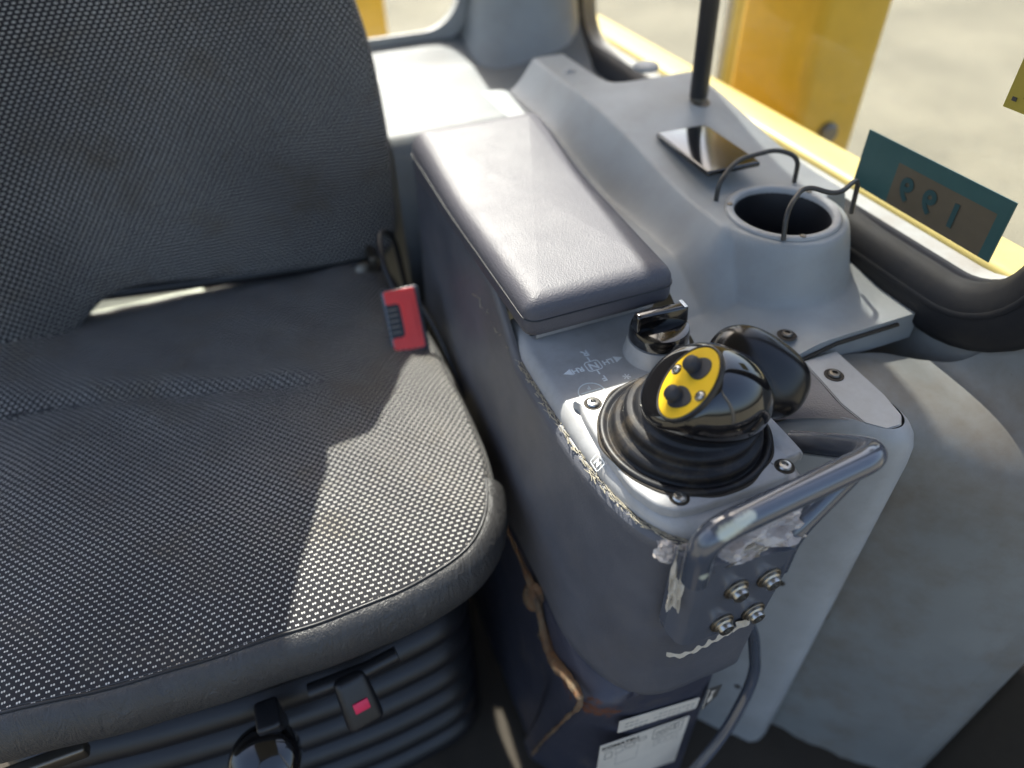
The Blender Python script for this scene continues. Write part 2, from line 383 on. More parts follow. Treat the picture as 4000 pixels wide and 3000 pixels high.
# ---- the cab shell: rear wall, rear ledge, pillar, side wall, roof
def ringplate(name, outer, inner, mat, parent, place, th):
    """plate with a hole: outer and inner loops have equal counts; place(u, v, w) -> world"""
    n = len(outer); vs = [place(u, v, 0) for u, v in outer]+[place(u, v, 0) for u, v in inner]+[place(u, v, th) for u, v in inner]+[place(u, v, th) for u, v in outer]
    fs = []
    for k in range(4):
        for i in range(n):
            j = (i+1) % n; a, b = k*n, ((k+1) % 4)*n; fs.append((a+i, a+j, b+j, b+i))
    return mesh(name, vs, fs, mat, parent, True, 30)
cab = thing('cab_shell', 'pale grey cab interior trim with rear ledge and corner pillar behind the console', 'cab', (0, 1.2, 0))
hole = rrect(-.56, .405, .645, 1.86, .075, 8)
def sq(h, x0, x1, y0, y1):
    cx = (min(p[0] for p in h)+max(p[0] for p in h))/2; cy = (min(p[1] for p in h)+max(p[1] for p in h))/2; out = []
    for u, v in h:
        du, dv = u-cx, v-cy; t = 1e9
        if du > 0: t = min(t, (x1-cx)/du)
        if du < 0: t = min(t, (x0-cx)/du)
        if dv > 0: t = min(t, (y1-cy)/dv)
        if dv < 0: t = min(t, (y0-cy)/dv)
        out.append((cx+du*t, cy+dv*t))
    return out
ringplate('rear_wall', rrect(-.62, .60, -.1, 1.95, .002, 8), hole, 'light_clean', cab, lambda u, v, w_: (u, 1.20+w_, v), .05)
# rear ledge: one smooth sheet that rises into the corner pillar
vs, fs = [], []; nx, ny = 40, 26
for j in range(ny+1):
    for i in range(nx+1):
        x = .185+.36*i/nx; t = j/ny
        if t < .12: y, z = .897-.004*math.sin(t/.12*1.57), .30+(.607-.30)*t/.12
        else:
            s = (t-.12)/.88; y = .893+.012*0+s*.31; z = .612+.008*math.sin(min(1, s*8)*1.57)+.028*sstep(.7, 1, s)
            z += .16*sstep(.40, .545, x)*sstep(.35, 1.0, s)
        vs.append((x, y, z))
for j in range(ny):
    for i in range(nx): a = j*(nx+1)+i; fs.append((a, a+1, a+nx+2, a+nx+1))
mesh('rear_ledge', vs, fs, 'ledge', cab, True, 60)
# corner pillar: flares at its foot
rs = []
for k in range(24):
    z = .60+1.34*k/23; fl = math.exp(-(z-.60)/.075)
    x0 = .415-.055*fl; pts = [(x0, 1.197), (x0+.012, 1.155-.02*fl), (x0+.05, 1.120-.05*fl), (.50, 1.10-.07*fl), (.548, 1.115-.07*fl), (.549, 1.197)]
    rs.append([Vector((p[0], p[1], z)) for p in catmull([(a, b, 0) for a, b in pts], 5)])
rings('corner_pillar', rs, 'light_clean', cab, False, smooth=True)
side_hole = rrect(.292, 1.13, .637, 1.86, .06, 8)
ringplate('side_wall', rrect(.23, 1.198, -.1, 1.95, .002, 8), side_hole, 'panel', cab, lambda u, v, w_: (.553+w_, u, v), .045)
rbox('roof', (1.45, 2.1, .05), (-.1, .22, 1.985), 'liner', cab, .02)
rbox('front_post', (.07, .07, 2.0), (.57, -.62, .98), 'light_clean', cab, .02)
rbox('front_post', (.07, .07, 2.0), (-.74, -.62, .98), 'light_clean', cab, .02)
rbox('rear_post', (.09, .09, 2.0), (-.72, 1.15, .98), 'light_clean', cab, .02)
rbox('rear_shelf', (.34, .24, .02), (-.275, 1.07, .40), 'shelf', cab, .004)
adopt(cab)

# ---- windows
rw = thing('rear_window', 'rear cab window behind the seat backrest, yellow machinery showing through', 'window', (0, 1.22, .645))
slab('pane', [(u, 1.222, v) for u, v in rrect(-.57, .415, .635, 1.87, .075, 6)], (0, 1, 0), .004, 'glass', rw)
ho = rrect(-.568, .413, .637, 1.868, .08, 8); hi_ = rrect(-.545, .390, .660, 1.845, .065, 8)
ringplate('rubber_seal', ho, hi_, 'light', rw, lambda u, v, w_: (u, 1.192+w_, v), .007)
adopt(rw)
sw = thing('side_window', 'side cab window with thick black rubber seal beside the cup holder', 'window', (.553, .7, .635))
slab('pane', [(.574, u, v) for u, v in rrect(.28, 1.14, .625, 1.87, .06, 6)], (1, 0, 0), .004, 'glass', sw)
def offs(d, rr): return rrect(.292-d, 1.13+d, .637-d, 1.86+d, rr, 10)
prof = [(-.004, .572), (-.004, .556), (.004, .5455), (.016, .541), (.030, .539), (.046, .540), (.054, .546), (.056, .5535)]
rs = [[Vector((x, u, v)) for u, v in offs(d, .06+d)] for d, x in prof]
rings('rubber_seal', rs, 'seal', sw, True, smooth=True)
rs = [[Vector((.5535-.0135*0+xx, u, v)) for u, v in offs(d, .06+d)] for d, xx in ((.018, -.0126), (.021, -.0150), (.024, -.0142))]
rings('seal_lip', rs, 'seal', sw, True)
# teal sticker read from outside, on the glass
st = slab('window_sticker', [(.5685, .333, .661), (.5685, .497, .661), (.5685, .497, .7165), (.5685, .333, .7165)], (1, 0, 0), .0012, 'ink', sw)
st.data.materials.clear()
mm = NT('teal_sticker')
sp = mm.n('ShaderNodeSeparateXYZ'); mm.l(mm.obj(), sp.inputs[0])
yy, zz = sp.outputs[1], sp.outputs[2]
inn = mm.math('MULTIPLY', mm.math('LESS_THAN', yy, .452), mm.math('MULTIPLY', mm.math('GREATER_THAN', yy, .344), mm.math('LESS_THAN', zz, .7015)))
mm.set(Base_Color=mm.mix(inn, mm.mix(mm.noise(40, 3), (.03, .085, .08), (.05, .12, .11)), mm.mix(mm.noise(60, 4), (.105, .082, .052), (.15, .115, .07))), Roughness=.5)
st.data.materials.append(mm.m); st['label'] = 'teal and brown window sticker with mirrored digits'
for ch, y in (('1', .380), ('9', .408), ('9', .435)):
    text('digit', ch, .030, (.5678, y, .681), (0, 1, 0), (0, 0, 1), 'tealink', st, .0003, .0010)
st2 = slab('window_sticker', [(.5685, .31, .779), (.5685, .379, .779), (.5685, .379, .832), (.5685, .31, .832)], (1, 0, 0), .0012, 'post_shade_and_sticker', sw)
st2['label'] = 'small yellow window sticker near the right picture edge'
for k in range(5): rbox('print_mark', (.0004, .004+.002*(k % 2), .003), (.5678, .372-.010*k, .787+.004*(k % 2)), 'ink', st2, 0)
adopt(sw)

# ---- outside: yellow machine parts seen through the glass
yp = thing('yellow_post', 'wide yellow steel post outside the side window', 'post', (.95, .95, -1.6))
rbox('outer_post', (.125, .18, 4.2), (.8375, .898, .3), 'yellow_paint', yp, .018, 4)
for zz_ in (.55, .95): lathe('post_bolt', [(.016, 0), (.016, .008), (.012, .012), (.0, .012)], (.835, .808, zz_), (0, -1, 0), 'dsteel', yp, 16)
rbox('inner_post', (.05, .15, 4.2), (.915, 1.08, .3), 'post_shade_and_sticker', yp, .01)  # shaded side of the yellow post, its shade put into the olive colour
rbox('edge_strip', (.02, .022, 4.2), (.915, 1.185, .3), 'light', yp, .004)
rbox('latch_box', (.03, .05, .12), (.915, 1.04, .82), 'light_clean', yp, .008)
adopt(yp)
yb = thing('outer_body_ledge', 'yellow bodywork ledge coloured pale as if sunlit, outside below the side window', 'bodywork', (.62, .6, -.2))
rbox('ledge_top', (.055, 1.06, .9), (.628, .76, .193), 'sun_glare_paint', yb, .01)
rbox('lower_skirt', (.04, 1.06, .5), (.675, .76, -.10), 'yellow_paint', yb, .01)
adopt(yb)
yr = thing('yellow_rear_post', 'blurred yellow post seen through the rear window above the backrest', 'post', (.22, 1.75, -1.6))
rbox('post_face', (.16, .12, 2.55), (.305, 1.78, -.32), 'yellow_paint', yr, .012)
rbox('post_foot', (.26, .2, .05), (.305, 1.78, -1.57), 'yellow_paint', yr, .01)
adopt(yr)

# ================================================================== SEAT
seat = thing('operator_seat', 'dark woven fabric operator seat with black vinyl front edge', 'seat', (-.1, .62, .0))
OUT = [(.135, .90), (.147, .80), (.150, .72), (.152, .62), (.150, .53), (.141, .455), (.118, .395), (.075, .364), (.0, .353), (-.08, .352), (-.18, .358), (-.27, .368), (-.35, .385), (-.40, .43), (-.415, .55), (-.415, .72), (-.412, .88), (-.38, .925), (-.3, .93), (-.1, .93), (.09, .925)]
oc = [Vector((a, b, 0)) for a, b in OUT]; oc = catmull(oc, 12, True); NO = len(oc)
cc = Vector((-.1, .63, 0))
nrm = []
for i in range(NO):
    t = (oc[(i+1) % NO]-oc[i-1]).normalized(); nn = Vector((t.y, -t.x, 0))
    if nn.dot(oc[i]-cc) < 0: nn = -nn
    nrm.append(nn)
def seat_z(x, y, r):
    z = .462+.012*(1-r**3)
    z += .010*sstep(.02, .13, x)*sstep(.60, .75, y)*(1-r**8)               # side bolster
    ln = .665-.125*(x+.01)-.02*math.sin((x+.1)*9)                        # sewn crease across the cushion
    d = (y-ln)/.011; on = sstep(.05, -.03, x)
    z -= .0055*math.exp(-d*d)*on
    z += .005*math.exp(-((y-ln-.03)/.03)**2)*on
    z += .0013*math.sin(x*60+y*10)*math.exp(-((y-.70)/.05)**2)*math.exp(-((x+.01)/.10)**2)   # puckers
    z += .0016*math.sin(x*33+1.3)*math.sin(y*27+.7)+.0008*math.sin(x*80+y*60)
    z -= .0135*sstep(.82, .93, y)*sstep(-.30, -.22, x)
    z += .035*sstep(-.24, -.36, x)*sstep(.70, .86, y)
    z -= .010*math.exp(-((x+.1)/.16)**2-((y-.62)/.16)**2)
    return z
rs, us = [], []; NR = 70
for k in range(1, NR+1):
    r = (k/NR)**.85; row, ru = [], []
    for i in range(NO):
        p = cc+(oc[i]-cc)*r; row.append(Vector((p.x, p.y, seat_z(p.x, p.y, r)-.004*r**14))); ru.append((p.x+1, p.y*1.04+.3))
    rs.append(row); us.append(ru)
edge = rs[-1]
cu1 = rings('cushion', rs, 'fabric', seat, True, True, False, uvs=us)
def band(name, idx, prof, mat, zsc=1.0, uvd=False):
    rr, uu = [], []
    acc = 0; last = None
    for d, dz in prof:
        row, ru = [], []
        for j, i in enumerate(idx):
            w_ = sstep(.0, .08, .46-oc[i].y) if False else 1.0
            p = edge[i]+nrm[i]*d+Vector((0, 0, dz)); row.append(p); ru.append((j*.0045, 1+dz*1.3-d))
        rr.append(row); uu.append(ru)
    return rings(name, rr, mat, seat, False, uvs=uu)
order = sorted(range(NO), key=lambda i: i)
front = [i for i in range(NO) if oc[i].y < .445]
i0 = front[0]
side_r = [i for i in range(NO) if i <= i0] ; side_l = [i for i in range(NO) if i >= front[-1]]
vprof = [(-.0015, .0008), (.001, -.0015), (.004, -.001), (.009, -.004), (.0145, -.010), (.0185, -.018), (.0205, -.028), (.0200, -.038), (.0165, -.047), (.010, -.055), (.002, -.060), (-.012, -.063)]
band('front_band', front, vprof, 'vinyl')
sprof = [(-.001, .0), (.004, -.003), (.008, -.010), (.010, -.022), (.009, -.040), (.002, -.056), (-.012, -.062)]
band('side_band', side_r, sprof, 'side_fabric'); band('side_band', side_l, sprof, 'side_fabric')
# welt between fabric and vinyl
tube('piping', [edge[i]+Vector((0, 0, -.0005))+nrm[i]*.0008 for i in front], .0013, 'black', seat, 8)
# crease seam thread
tube('seam', [Vector((x, .665-.125*(x+.01)-.02*math.sin((x+.1)*9), seat_z(x, .665-.125*(x+.01)-.02*math.sin((x+.1)*9), .5)+.0004)) for x in [-.32+.34*k/30 for k in range(31)]], .0006, 'black', seat, 6)

# backrest ----------------------------------------------------------
RX0, RX1 = -.375, .172
def back_y(x, z):
    y = .872+.20*(z-.48)
    y -= .055*sstep(-.20, -.36, x)+.020*sstep(.05, .165, x)*sstep(.52, .62, z)
    y += .010*math.exp(-((x+.1)/.14)**2-((z-.75)/.2)**2)
    y += .0015*math.sin(x*28)*math.sin(z*25)
    return y
def back_out():
    zb = lambda x: .466-.085*(x-.17)-.09*sstep(-.20, -.36, x)
    pts = []
    for x, z in [(.120, None), (.150, .470), (.1695, .505), (.1735, .57), (.1745, .70), (.1640, .78), (.142, .86), (.120, .95), (.08, 1.03), (-.1, 1.10), (-.34, 1.10), (-.40, 1.07), (-.428, 1.0), (-.43, .8), (-.425, .58), (-.40, .52), (-.33, None), (-.2, None), (-.05, None), (.05, None)]:
        pts.append((x, 0, zb(x) if z is None else z))
    return catmull(pts, 12, True)
bo = back_out(); NB = len(bo); bc = Vector((-.1, 0, .78)); rs, us = [], []
bn = []
for i in range(NB):
    t = (bo[(i+1) % NB]-bo[i-1]).normalized(); nn = Vector((t.z, 0, -t.x))
    if nn.dot(bo[i]-bc) < 0: nn = -nn
    bn.append(nn)
for k in range(1, 61):
    r = (k/60)**.85; row, ru = [], []
    for i in range(NB):
        p = bc+(bo[i]-bc)*r; row.append(Vector((p.x, back_y(p.x, p.z)+.006*r**10, p.z))); ru.append((p.x+1, p.z*1.03))
    rs.append(row); us.append(ru)
for d, dy in ((.004, .003), (.0075, .010), (.009, .020), (.009, .032)):
    row, ru = [], []
    for i in range(NB):
        p = bo[i]+bn[i]*d; row.append(Vector((p.x, back_y(bo[i].x, bo[i].z)+.006+dy, p.z))); ru.append((p.x+1+bn[i].x*dy, p.z*1.03+bn[i].z*dy))
    rs.append(row); us.append(ru)
rings('backrest', rs, 'fabric', seat, True, True, False, uvs=us)
lastb = rs[-1]
rs2 = [lastb]+[[Vector((p.x-bn[i].x*q, p.y+dy, p.z-bn[i].z*q)) for i, p in enumerate(lastb)] for q, dy in ((-.002, .004), (0, .03), (.012, .05), (.04, .058))]
rings('back_shell', rs2, 'black', seat, True, False, True)
tube('piping', [lastb[i] for i in range(NB)]+[lastb[0]], .0022, 'black', seat, 8, False)
# moulded lower edge of the backrest, seen over the gap
tube('lower_rail', [(-.30, .905, .497), (-.2, .897, .488), (-.05, .893, .474), (.08, .893, .463), (.13, .897, .462)], .0085, 'black', seat, 12)
rbox('headrest', (.38, .09, .46), (-.13, 1.01, 1.21), 'fabric', seat, .03, 5, Matrix.Rotation(R(-11), 3, 'X'), (.62, 1))
# hinge hardware at the seat's right rear corner
rbox('hinge_bracket', (.012, .05, .05), (.128, .868, .462), 'dsteel', seat, .003)
lathe('hinge_bolt', [(.012, 0), (.012, .006), (.007, .009), (.0, .009)], (.112, .846, .470), (0, -1, .3), 'dsteel', seat, 20)
# seat pan and suspension bellows
def soff(d, z, yk=0):
    return [Vector((oc[i].x-nrm[i].x*d, oc[i].y-nrm[i].y*d+yk, z)) for i in range(NO)]
pan = [soff(.004, .404), soff(.006, .396), soff(.012, .388), soff(.017, .372), soff(.016, .362), soff(.022, .352), soff(.045, .346)]
rings('seat_pan', pan, 'black', seat, True)
bl = []
zb0 = .350
for k in range(7):
    zt = zb0-.052*k; bl += [soff(.062, zt, .004), soff(.050, zt-.004, .004), soff(.038, zt-.010, .004), soff(.031, zt-.019, .004), soff(.029, zt-.028, .004), soff(.034, zt-.038, .004), soff(.046, zt-.047, .004), soff(.060, zt-.0515, .004)]
rings('suspension_bellows', bl, 'bellow' if 'bellow' in M else 'black', seat, True)
# bulge of the pan at the right front corner and rivets along the flange
lathe('pan_bulge', [(.040, -.03), (.042, -.01), (.038, .004), (.030, .012), (.014, .016), (.001, .017)], (.066, .404, .355), (.35, -.9, .25), 'black', seat, 32, False, True, 60, sx=1.15, sy=.62)
for px, pz in ((-.145, .346), (-.095, .349), (-.005, .351), (.015, .352)):
    lathe('rivet', [(.006, 0), (.0055, .002), (.003, .0035), (.0002, .004)], (px, .3735+.0015, pz+.006), (0, -1, -.15), 'black', seat, 14)
# tilt handle with red window
h = thing('h', '', '');
bpy.data.objects.remove(h)
hm = Matrix.Rotation(R(8), 3, 'Z') @ Matrix.Rotation(R(-32), 3, 'X')
th_ = rbox('tilt_handle', (.036, .022, .055), (-.036, .336, .338), 'black', seat, .007, 4, hm, (.86, .9)); th_['label'] = 'black tilt handle with red indicator window'
rbox('red_window', (.0145, .002, .0105), Vector((-.036, .336, .338))+hm @ Vector((.001, -.0108, -.003)), 'pink', th_, .0006, 2, hm)
tube('handle_shaft', [(-.075, .352, .352), (-.02, .350, .356), (.010, .352, .360)], .0075, 'black', seat, 14)
lathe('height_knob', [(.030, -.02), (.032, -.004), (.031, .006), (.026, .013), (.012, .017), (.001, .018)], (-.128, .322, .318), (-.1, -.55, .83), 'gloss', seat, 36, False, True, 60)
rbox('knob_stem', (.022, .03, .05), (-.115, .348, .325), 'black', seat, .004)
rbox('slide_rail', (.10, .012, .016), (-.315, .378, .352), 'dsteel', seat, .003)
adopt(seat)

# buckle -------------------------------------------------------------
bk = thing('belt_buckle', 'red seat belt buckle in a grey housing at the right edge of the cushion', 'buckle', (.128, .70, .46))
bx = Vector((.97, -.12, .02)).normalized(); up_ = Vector((-.12, .56, .82)); up_ = (up_-bx*up_.dot(bx)).normalized(); bnm = bx.cross(up_)
Bm = basis(bx, up_, bnm); B0 = Vector((.1265, .680, .4955))
def bp(a, b, c): return B0+bx*a+up_*b+bnm*c
rbox('housing', (.045, .078, .020), bp(.001, -.001, -.0115), 'buckle_grey' if 'buckle_grey' in M else 'rail', bk, .004, 3, Bm)
pl = [(-.018, .036), (.0185, .036), (.0185, -.036), (-.018, -.036), (-.018, -.020), (-.004, -.020), (-.002, -.016), (-.002, .016), (-.004, .020), (-.018, .020)]
rb_ = slab('release_button', [bp(a, b, -.002) for a, b in pl], bnm, .0038, 'red', bk, .0012)
slab('press_pad', [bp(a, b, .0012) for a, b in [(.002, .024), (.014, .024), (.014, -.024), (.002, -.024)]], bnm, .0016, 'red', rb_, .0008)
rbox('slot', (.016, .040, .004), bp(-.0105, 0, -.0016), 'black', bk, .0005, 1, Bm)
for k in range(5): rbox('slot_rib', (.011, .0022, .002), bp(-.0115, -.0135+.0068*k, .0008), 'dsteel', bk, .0004, 1, Bm)
tube('stalk', catmull([bp(-.004, .034, -.012), (.122, .735, .545), (.130, .775, .558), (.150, .80, .535), (.158, .80, .46)], 8), .0035, 'black', bk, 10)
tube('cable', catmull([(.150, .685, .505), (.160, .66, .478), (.170, .63, .43), (.176, .61, .40)], 8), .003, 'black', bk, 10)
rbox('anchor_strap', (.036, .012, .08), (.126, .715, .40), 'black', bk, .003)
adopt(bk)

# ================================================================== CONSOLE
con = thing('control_console', 'grey control console beside the seat, dark vinyl sides and pale top cover', 'console', (.26, .4, 0))
CO = [(.326, .78), (.328, .55), (.329, .40), (.329, .30), (.327, .255), (.317, .225), (.296, .2135), (.262, .2125), (.232, .218), (.206, .234), (.1895, .264), (.1815, .31), (.1800, .37), (.1805, .44), (.1835, .52), (.187, .78)]
co = catmull([(a, b, 0) for a, b in CO], 10); NC = len(co)
cn = []
for i in range(NC):
    t = (co[min(i+1, NC-1)]-co[max(i-1, 0)]).normalized(); nn = Vector((t.y, -t.x, 0))
    if nn.dot(co[i]-Vector((.26, .5, 0))) < 0: nn = -nn
    cn.append(nn)
def body_ring(t, d=0, zoff=0):
    out = []
    for i in range(NC):
        p = co[i]; left = sstep(.26, .19, p.x); zb = .366-.055*sstep(.42, .54, p.y)-.06*sstep(.54, .75, p.y)-.012*math.exp(-((p.y-.31)/.035)**2)*left
        zt_ = .5855+.047*sstep(.445, .53, p.y)*left
        z = zt_+(zb-zt_)*t+zoff
        q = p+cn[i]*(d+.016*left*t**1.3)
        if p.x > .29: q.x -= .028*t*sstep(.29, .33, p.x)*sstep(.45, .25, p.y)
        out.append(Vector((q.x, q.y+.006*t*sstep(.3, .22, p.y), z)))
    return out
rs = [body_ring(0, -.004, .0008), body_ring(0, -.001, .0006), body_ring(0, .0012, -.001), body_ring(.01, .0028, -.002)]
rs += [body_ring(.02+.94*k/22, .003) for k in range(23)]
rs += [body_ring(.985, .001), body_ring(1.0, -.003), body_ring(1.005, -.012), body_ring(1.0, -.03)]
rings('side_body', rs, 'body', con, False)
def inset(d, z, ymax=.50):
    return [Vector((co[i].x-cn[i].x*d, min(ymax, co[i].y-cn[i].y*d), z)) for i in range(NC)]
cv = rings('top_cover', [inset(.0035, .582), inset(.0035, .5885), inset(.005, .5935), inset(.009, .5985), inset(.012, .5998), inset(.0145, .6000)], 'cover', con, True, False, True, True, 45)
# upstand that carries the armrest
vs = []; prof = [(.490, .600), (.468, .600), (.461, .6015), (.456, .606), (.449, .632), (.447, .640)]
rs = [[Vector((x, y, z)) for x in (.199, .205, .25, .30, .313, .318)] for y, z in prof]
rings('armrest_upstand', rs, 'cover', con, False, smooth=True)
rbox('upstand_block', (.119, .32, .035), (.2585, .622, .6215), 'cover', con, .003)
# lever mounting plate with a corner notch
def plate_pts(d, z):
    p = [(.1965, .262), (.204, .248), (.219, .2395), (.25, .2375), (.296, .2375), (.300, .2375), (.303, .246), (.310, .251), (.322, .252), (.3265, .262), (.3265, .358), (.3195, .3705), (.205, .3705), (.196, .3605), (.1925, .33), (.1925, .28)]
    q = catmull([(a, b, 0) for a, b in p], 5, True); c0 = Vector((.2585, .304, 0))
    return [Vector((v.x+(c0.x-v.x)/max(.01, (c0-v).length)*d, v.y+(c0.y-v.y)/max(.01, (c0-v).length)*d, z)) for v in q]
mp_ = rings('mounting_plate', [plate_pts(0, .599), plate_pts(0, .6055), plate_pts(.0008, .6072), plate_pts(.0022, .6080)], 'cover', con, True, False, True, True, 40)
for x, y in ((.2065, .359), (.2185, .2505), (.3035, .2435+.002), (.314, .359)):
    lathe('recess', [(.0074, 0), (.0070, .0005), (.0055, .0003)], (x, y, .6079), (0, 0, 1), 'grime', mp_, 20)
    torx('screw', (x, y, .6075), (0, 0, 1), .0052, 'steel', mp_)
tube('grime_ring', [Vector((.2565+(.0652+.0006*math.sin(7*a)+.0005*math.sin(13*a))*math.cos(a), .3055+(.0652+.0006*math.sin(7*a)+.0005*math.sin(13*a))*math.sin(a), .6080)) for a in [2*math.pi*k/90 for k in range(91)]], lambda t: .0007+.0005*abs(math.sin(t*23)), 'grime', mp_, 6, False)
# white printed marks
TX, TY = (-1, 0, 0), (0, -1, 0)
ZP = .6003
for s, x, y, sz in (('R', .2335, .4265, .0105), ('N', .2325, .4085, .0115), ('F', .2335, .3905, .0095)):
    text('printed_letter', s, sz, (x, y, ZP), TX, TY, 'print', cv, .0003, .0002)
for s, x in (('RH', .2175), ('LH', .2465)): text('printed_letter', s, .0085, (x, .4085, ZP), TX, TY, 'print', cv, .0003, .0002)
def mark(name, pts, mat, z=.6001, th=.0003, par=None): return slab(name, [(a, b, z) for a, b in pts], (0, 0, 1), th, mat, par or cv)
for a, b in ((.2042, 1), (.2608, -1)):
    mark('printed_arrow', [(a, .4085), (a+.0075*b, .4125), (a+.0075*b, .4045)], 'print')
def outline_ring(name, outer, inner, mat, z, par): return ringplate(name, outer, inner, mat, par, lambda u, v, w_: (u, v, z+w_), .0003)
outline_ring('printed_box', rrect(.2255, .2395, .4020, .4150, .003), rrect(.2263, .2387, .4028, .4142, .0025), 'print', .6001, cv)
mark('printed_line', [(.2320, .4155), (.2332, .4155), (.2332, .4205), (.2320, .4205)], 'print'); mark('printed_line', [(.2320, .3965), (.2332, .3965), (.2332, .4015), (.2320, .4015)], 'print')
ci = [(.2160+.0115*math.cos(a), .3790+.0115*math.sin(a)) for a in [2*math.pi*k/36 for k in range(36)]]
cj = [(.2160+.0107*math.cos(a), .3790+.0107*math.sin(a)) for a in [2*math.pi*k/36 for k in range(36)]]
outline_ring('printed_circle', ci, cj, 'faintprint', .6001, cv)
mark('printed_line', [(.2070, .3805), (.2250, .3805), (.2250, .3797), (.2070, .3797)], 'faintprint'); mark('printed_line', [(.2085, .3760), (.2157, .3703), (.2157, .3760)], 'faintprint'); mark('printed_line', [(.2167, .3760), (.2167, .3703), (.2237, .3760)], 'faintprint')
text('printed_letter', 'P', .006, (.2160, .3850, .6001), TX, TY, 'faintprint', cv)
text('printed_symbol', '*', .016, (.252, .388, .6001), TX, TY, 'print', cv)
# N on the bevelled left edge
text('printed_letter', 'N', .0075, (.1866, .3105, .5968), (0, 1, 0), (-.69, 0, -.72), 'print', cv, .0004, .0002)
ringplate('printed_box', rrect(-.0060, .0060, -.0048, .0048, .0018), rrect(-.0054, .0054, -.0042, .0042, .0014), 'print', cv, lambda u, v, w_: Vector((.1866, .3105, .5966))+Vector((0, 1, 0))*u+Vector((-.69, 0, -.72))*v+Vector((-.72, 0, .69))*(w_+.0002), .0004)
adopt(con)

# armrest ------------------------------------------------------------
arm = thing('armrest', 'dark vinyl armrest pad on top of the console, glossy where the sun hits', 'armrest', (.25, .59, .64))
vs, fs = [], []; nx, ny = 30, 50; rs = []
def pad_out(d):
    x1f, x1b = .3175, .338
    base = rrect(.1775+d, .3175-d, .4245+d, .765-d, max(.004, .012-d), 8); out = []
    for x, y in base:
        t = (y-.4245)/.34
        x += (x1b-x1f)*t*min(1, max(0, (x-.18)/.137))
        out.append((x, y))
    P2 = []; K = len(out)
    for i in range(K):
        a_, b_ = out[i], out[(i+1) % K]; L_ = 1+(26 if (i % 9 == 8 and i % 2 == 0) else 12 if i % 9 == 8 else 0)
        for k in range(L_): P2.append((a_[0]+(b_[0]-a_[0])*k/L_, a_[1]+(b_[1]-a_[1])*k/L_))
    return P2
padp = [(.006, .6335), (.001, .6355), (0, .640), (0, .652), (.0012, .658), (.0045, .6635), (.010, .6668), (.018, .6685)]
for d, z in padp: rs.append([Vector((x, y, z+.018*sstep(.6, .78, y)*(z-.6335)/.035)) for x, y in pad_out(d)])
inn_ = rs[-1]; c0 = Vector((.255, .59, .670))
for t in [1-.049*k for k in range(1, 21)]:
    rs.append([Vector((c0.x+(p.x-c0.x)*t, c0.y+(p.y-c0.y)*t, .6685+.0025*(1-t*t)+.018*sstep(.6, .78, c0.y+(p.y-c0.y)*t))) for p in inn_])
rings('pad', rs, 'pad', arm, True, True, True)
tube('seam', [Vector((p[0], p[1], .6505+.018*sstep(.6, .78, p[1])*.5)) for p in pad_out(-.0002)]+[Vector((*pad_out(-.0002)[0], .6505+.009))], .0007, 'black', arm, 6, False)
adopt(arm)

# rotary switch ------------------------------------------------------
rot = thing('rotary_switch', 'black rotary dial switch in front of the armrest', 'switch', (.292, .404, .60))
lathe('collar', [(.030, -.002), (.0288, .002), (.0270, .012), (.0262, .016), (.022, .0165), (.0, .0165)], (.292, .404, .600), (0, 0, 1), 'cover', rot, 44)
lathe('dial', [(.0245, .0), (.0258, .001), (.0258, .009), (.0245, .0125), (.020, .014), (.0, .0142)], (.292, .404, .6168), (0, 0, 1), 'gloss', rot, 44, False, True, 40)
gm = Matrix.Rotation(R(-3), 3, 'Z')
rbox('grip_bar', (.050, .0125, .017), (.292, .405, .637), 'gloss', rot, .003, 4, gm, (.96, .75))
rbox('pointer_line', (.0030, .0105, .0004), (.3125, .404, .6457), 'print', rot, 0, 1, gm)
adopt(rot)

# ================================================================== CONTROL LEVER
jl = thing('control_lever', 'glossy black control lever knob with round yellow switch plate and rubber boot', 'lever', (.2565, .306, .608))
JC = Vector((.2565, .3055, .6075))
lathe('boot_flange', [(.0645, 0), (.0648, .0022), (.0630, .0040), (.0600, .0036), (.0585, .0020), (.0575, .0022)], JC, (0, 0, 1), 'rubber', jl, 72, False, False, 60)
def boot_ring(r, h):
    # the boot follows the leaning lever
    sh = Vector((.10*h, -.10*h, 0)); return [JC+sh+Vector((r*math.cos(a), r*math.sin(a), h)) for a in [2*math.pi*k/72 for k in range(72)]]
bp_ = [(.0580, .0022), (.0570, .0028), (.0564, .0050), (.0566, .0078), (.0556, .0104), (.0535, .0120), (.0512, .0127), (.0497, .0140), (.0493, .0170), (.0502, .0200), (.0500, .0226), (.0480, .0244), (.0450, .0252), (.0432, .0264), (.0425, .0285), (.036, .031), (.02, .032)]
rings('boot', [boot_ring(r, h) for r, h in bp_], 'rubber', jl, True, False, True)
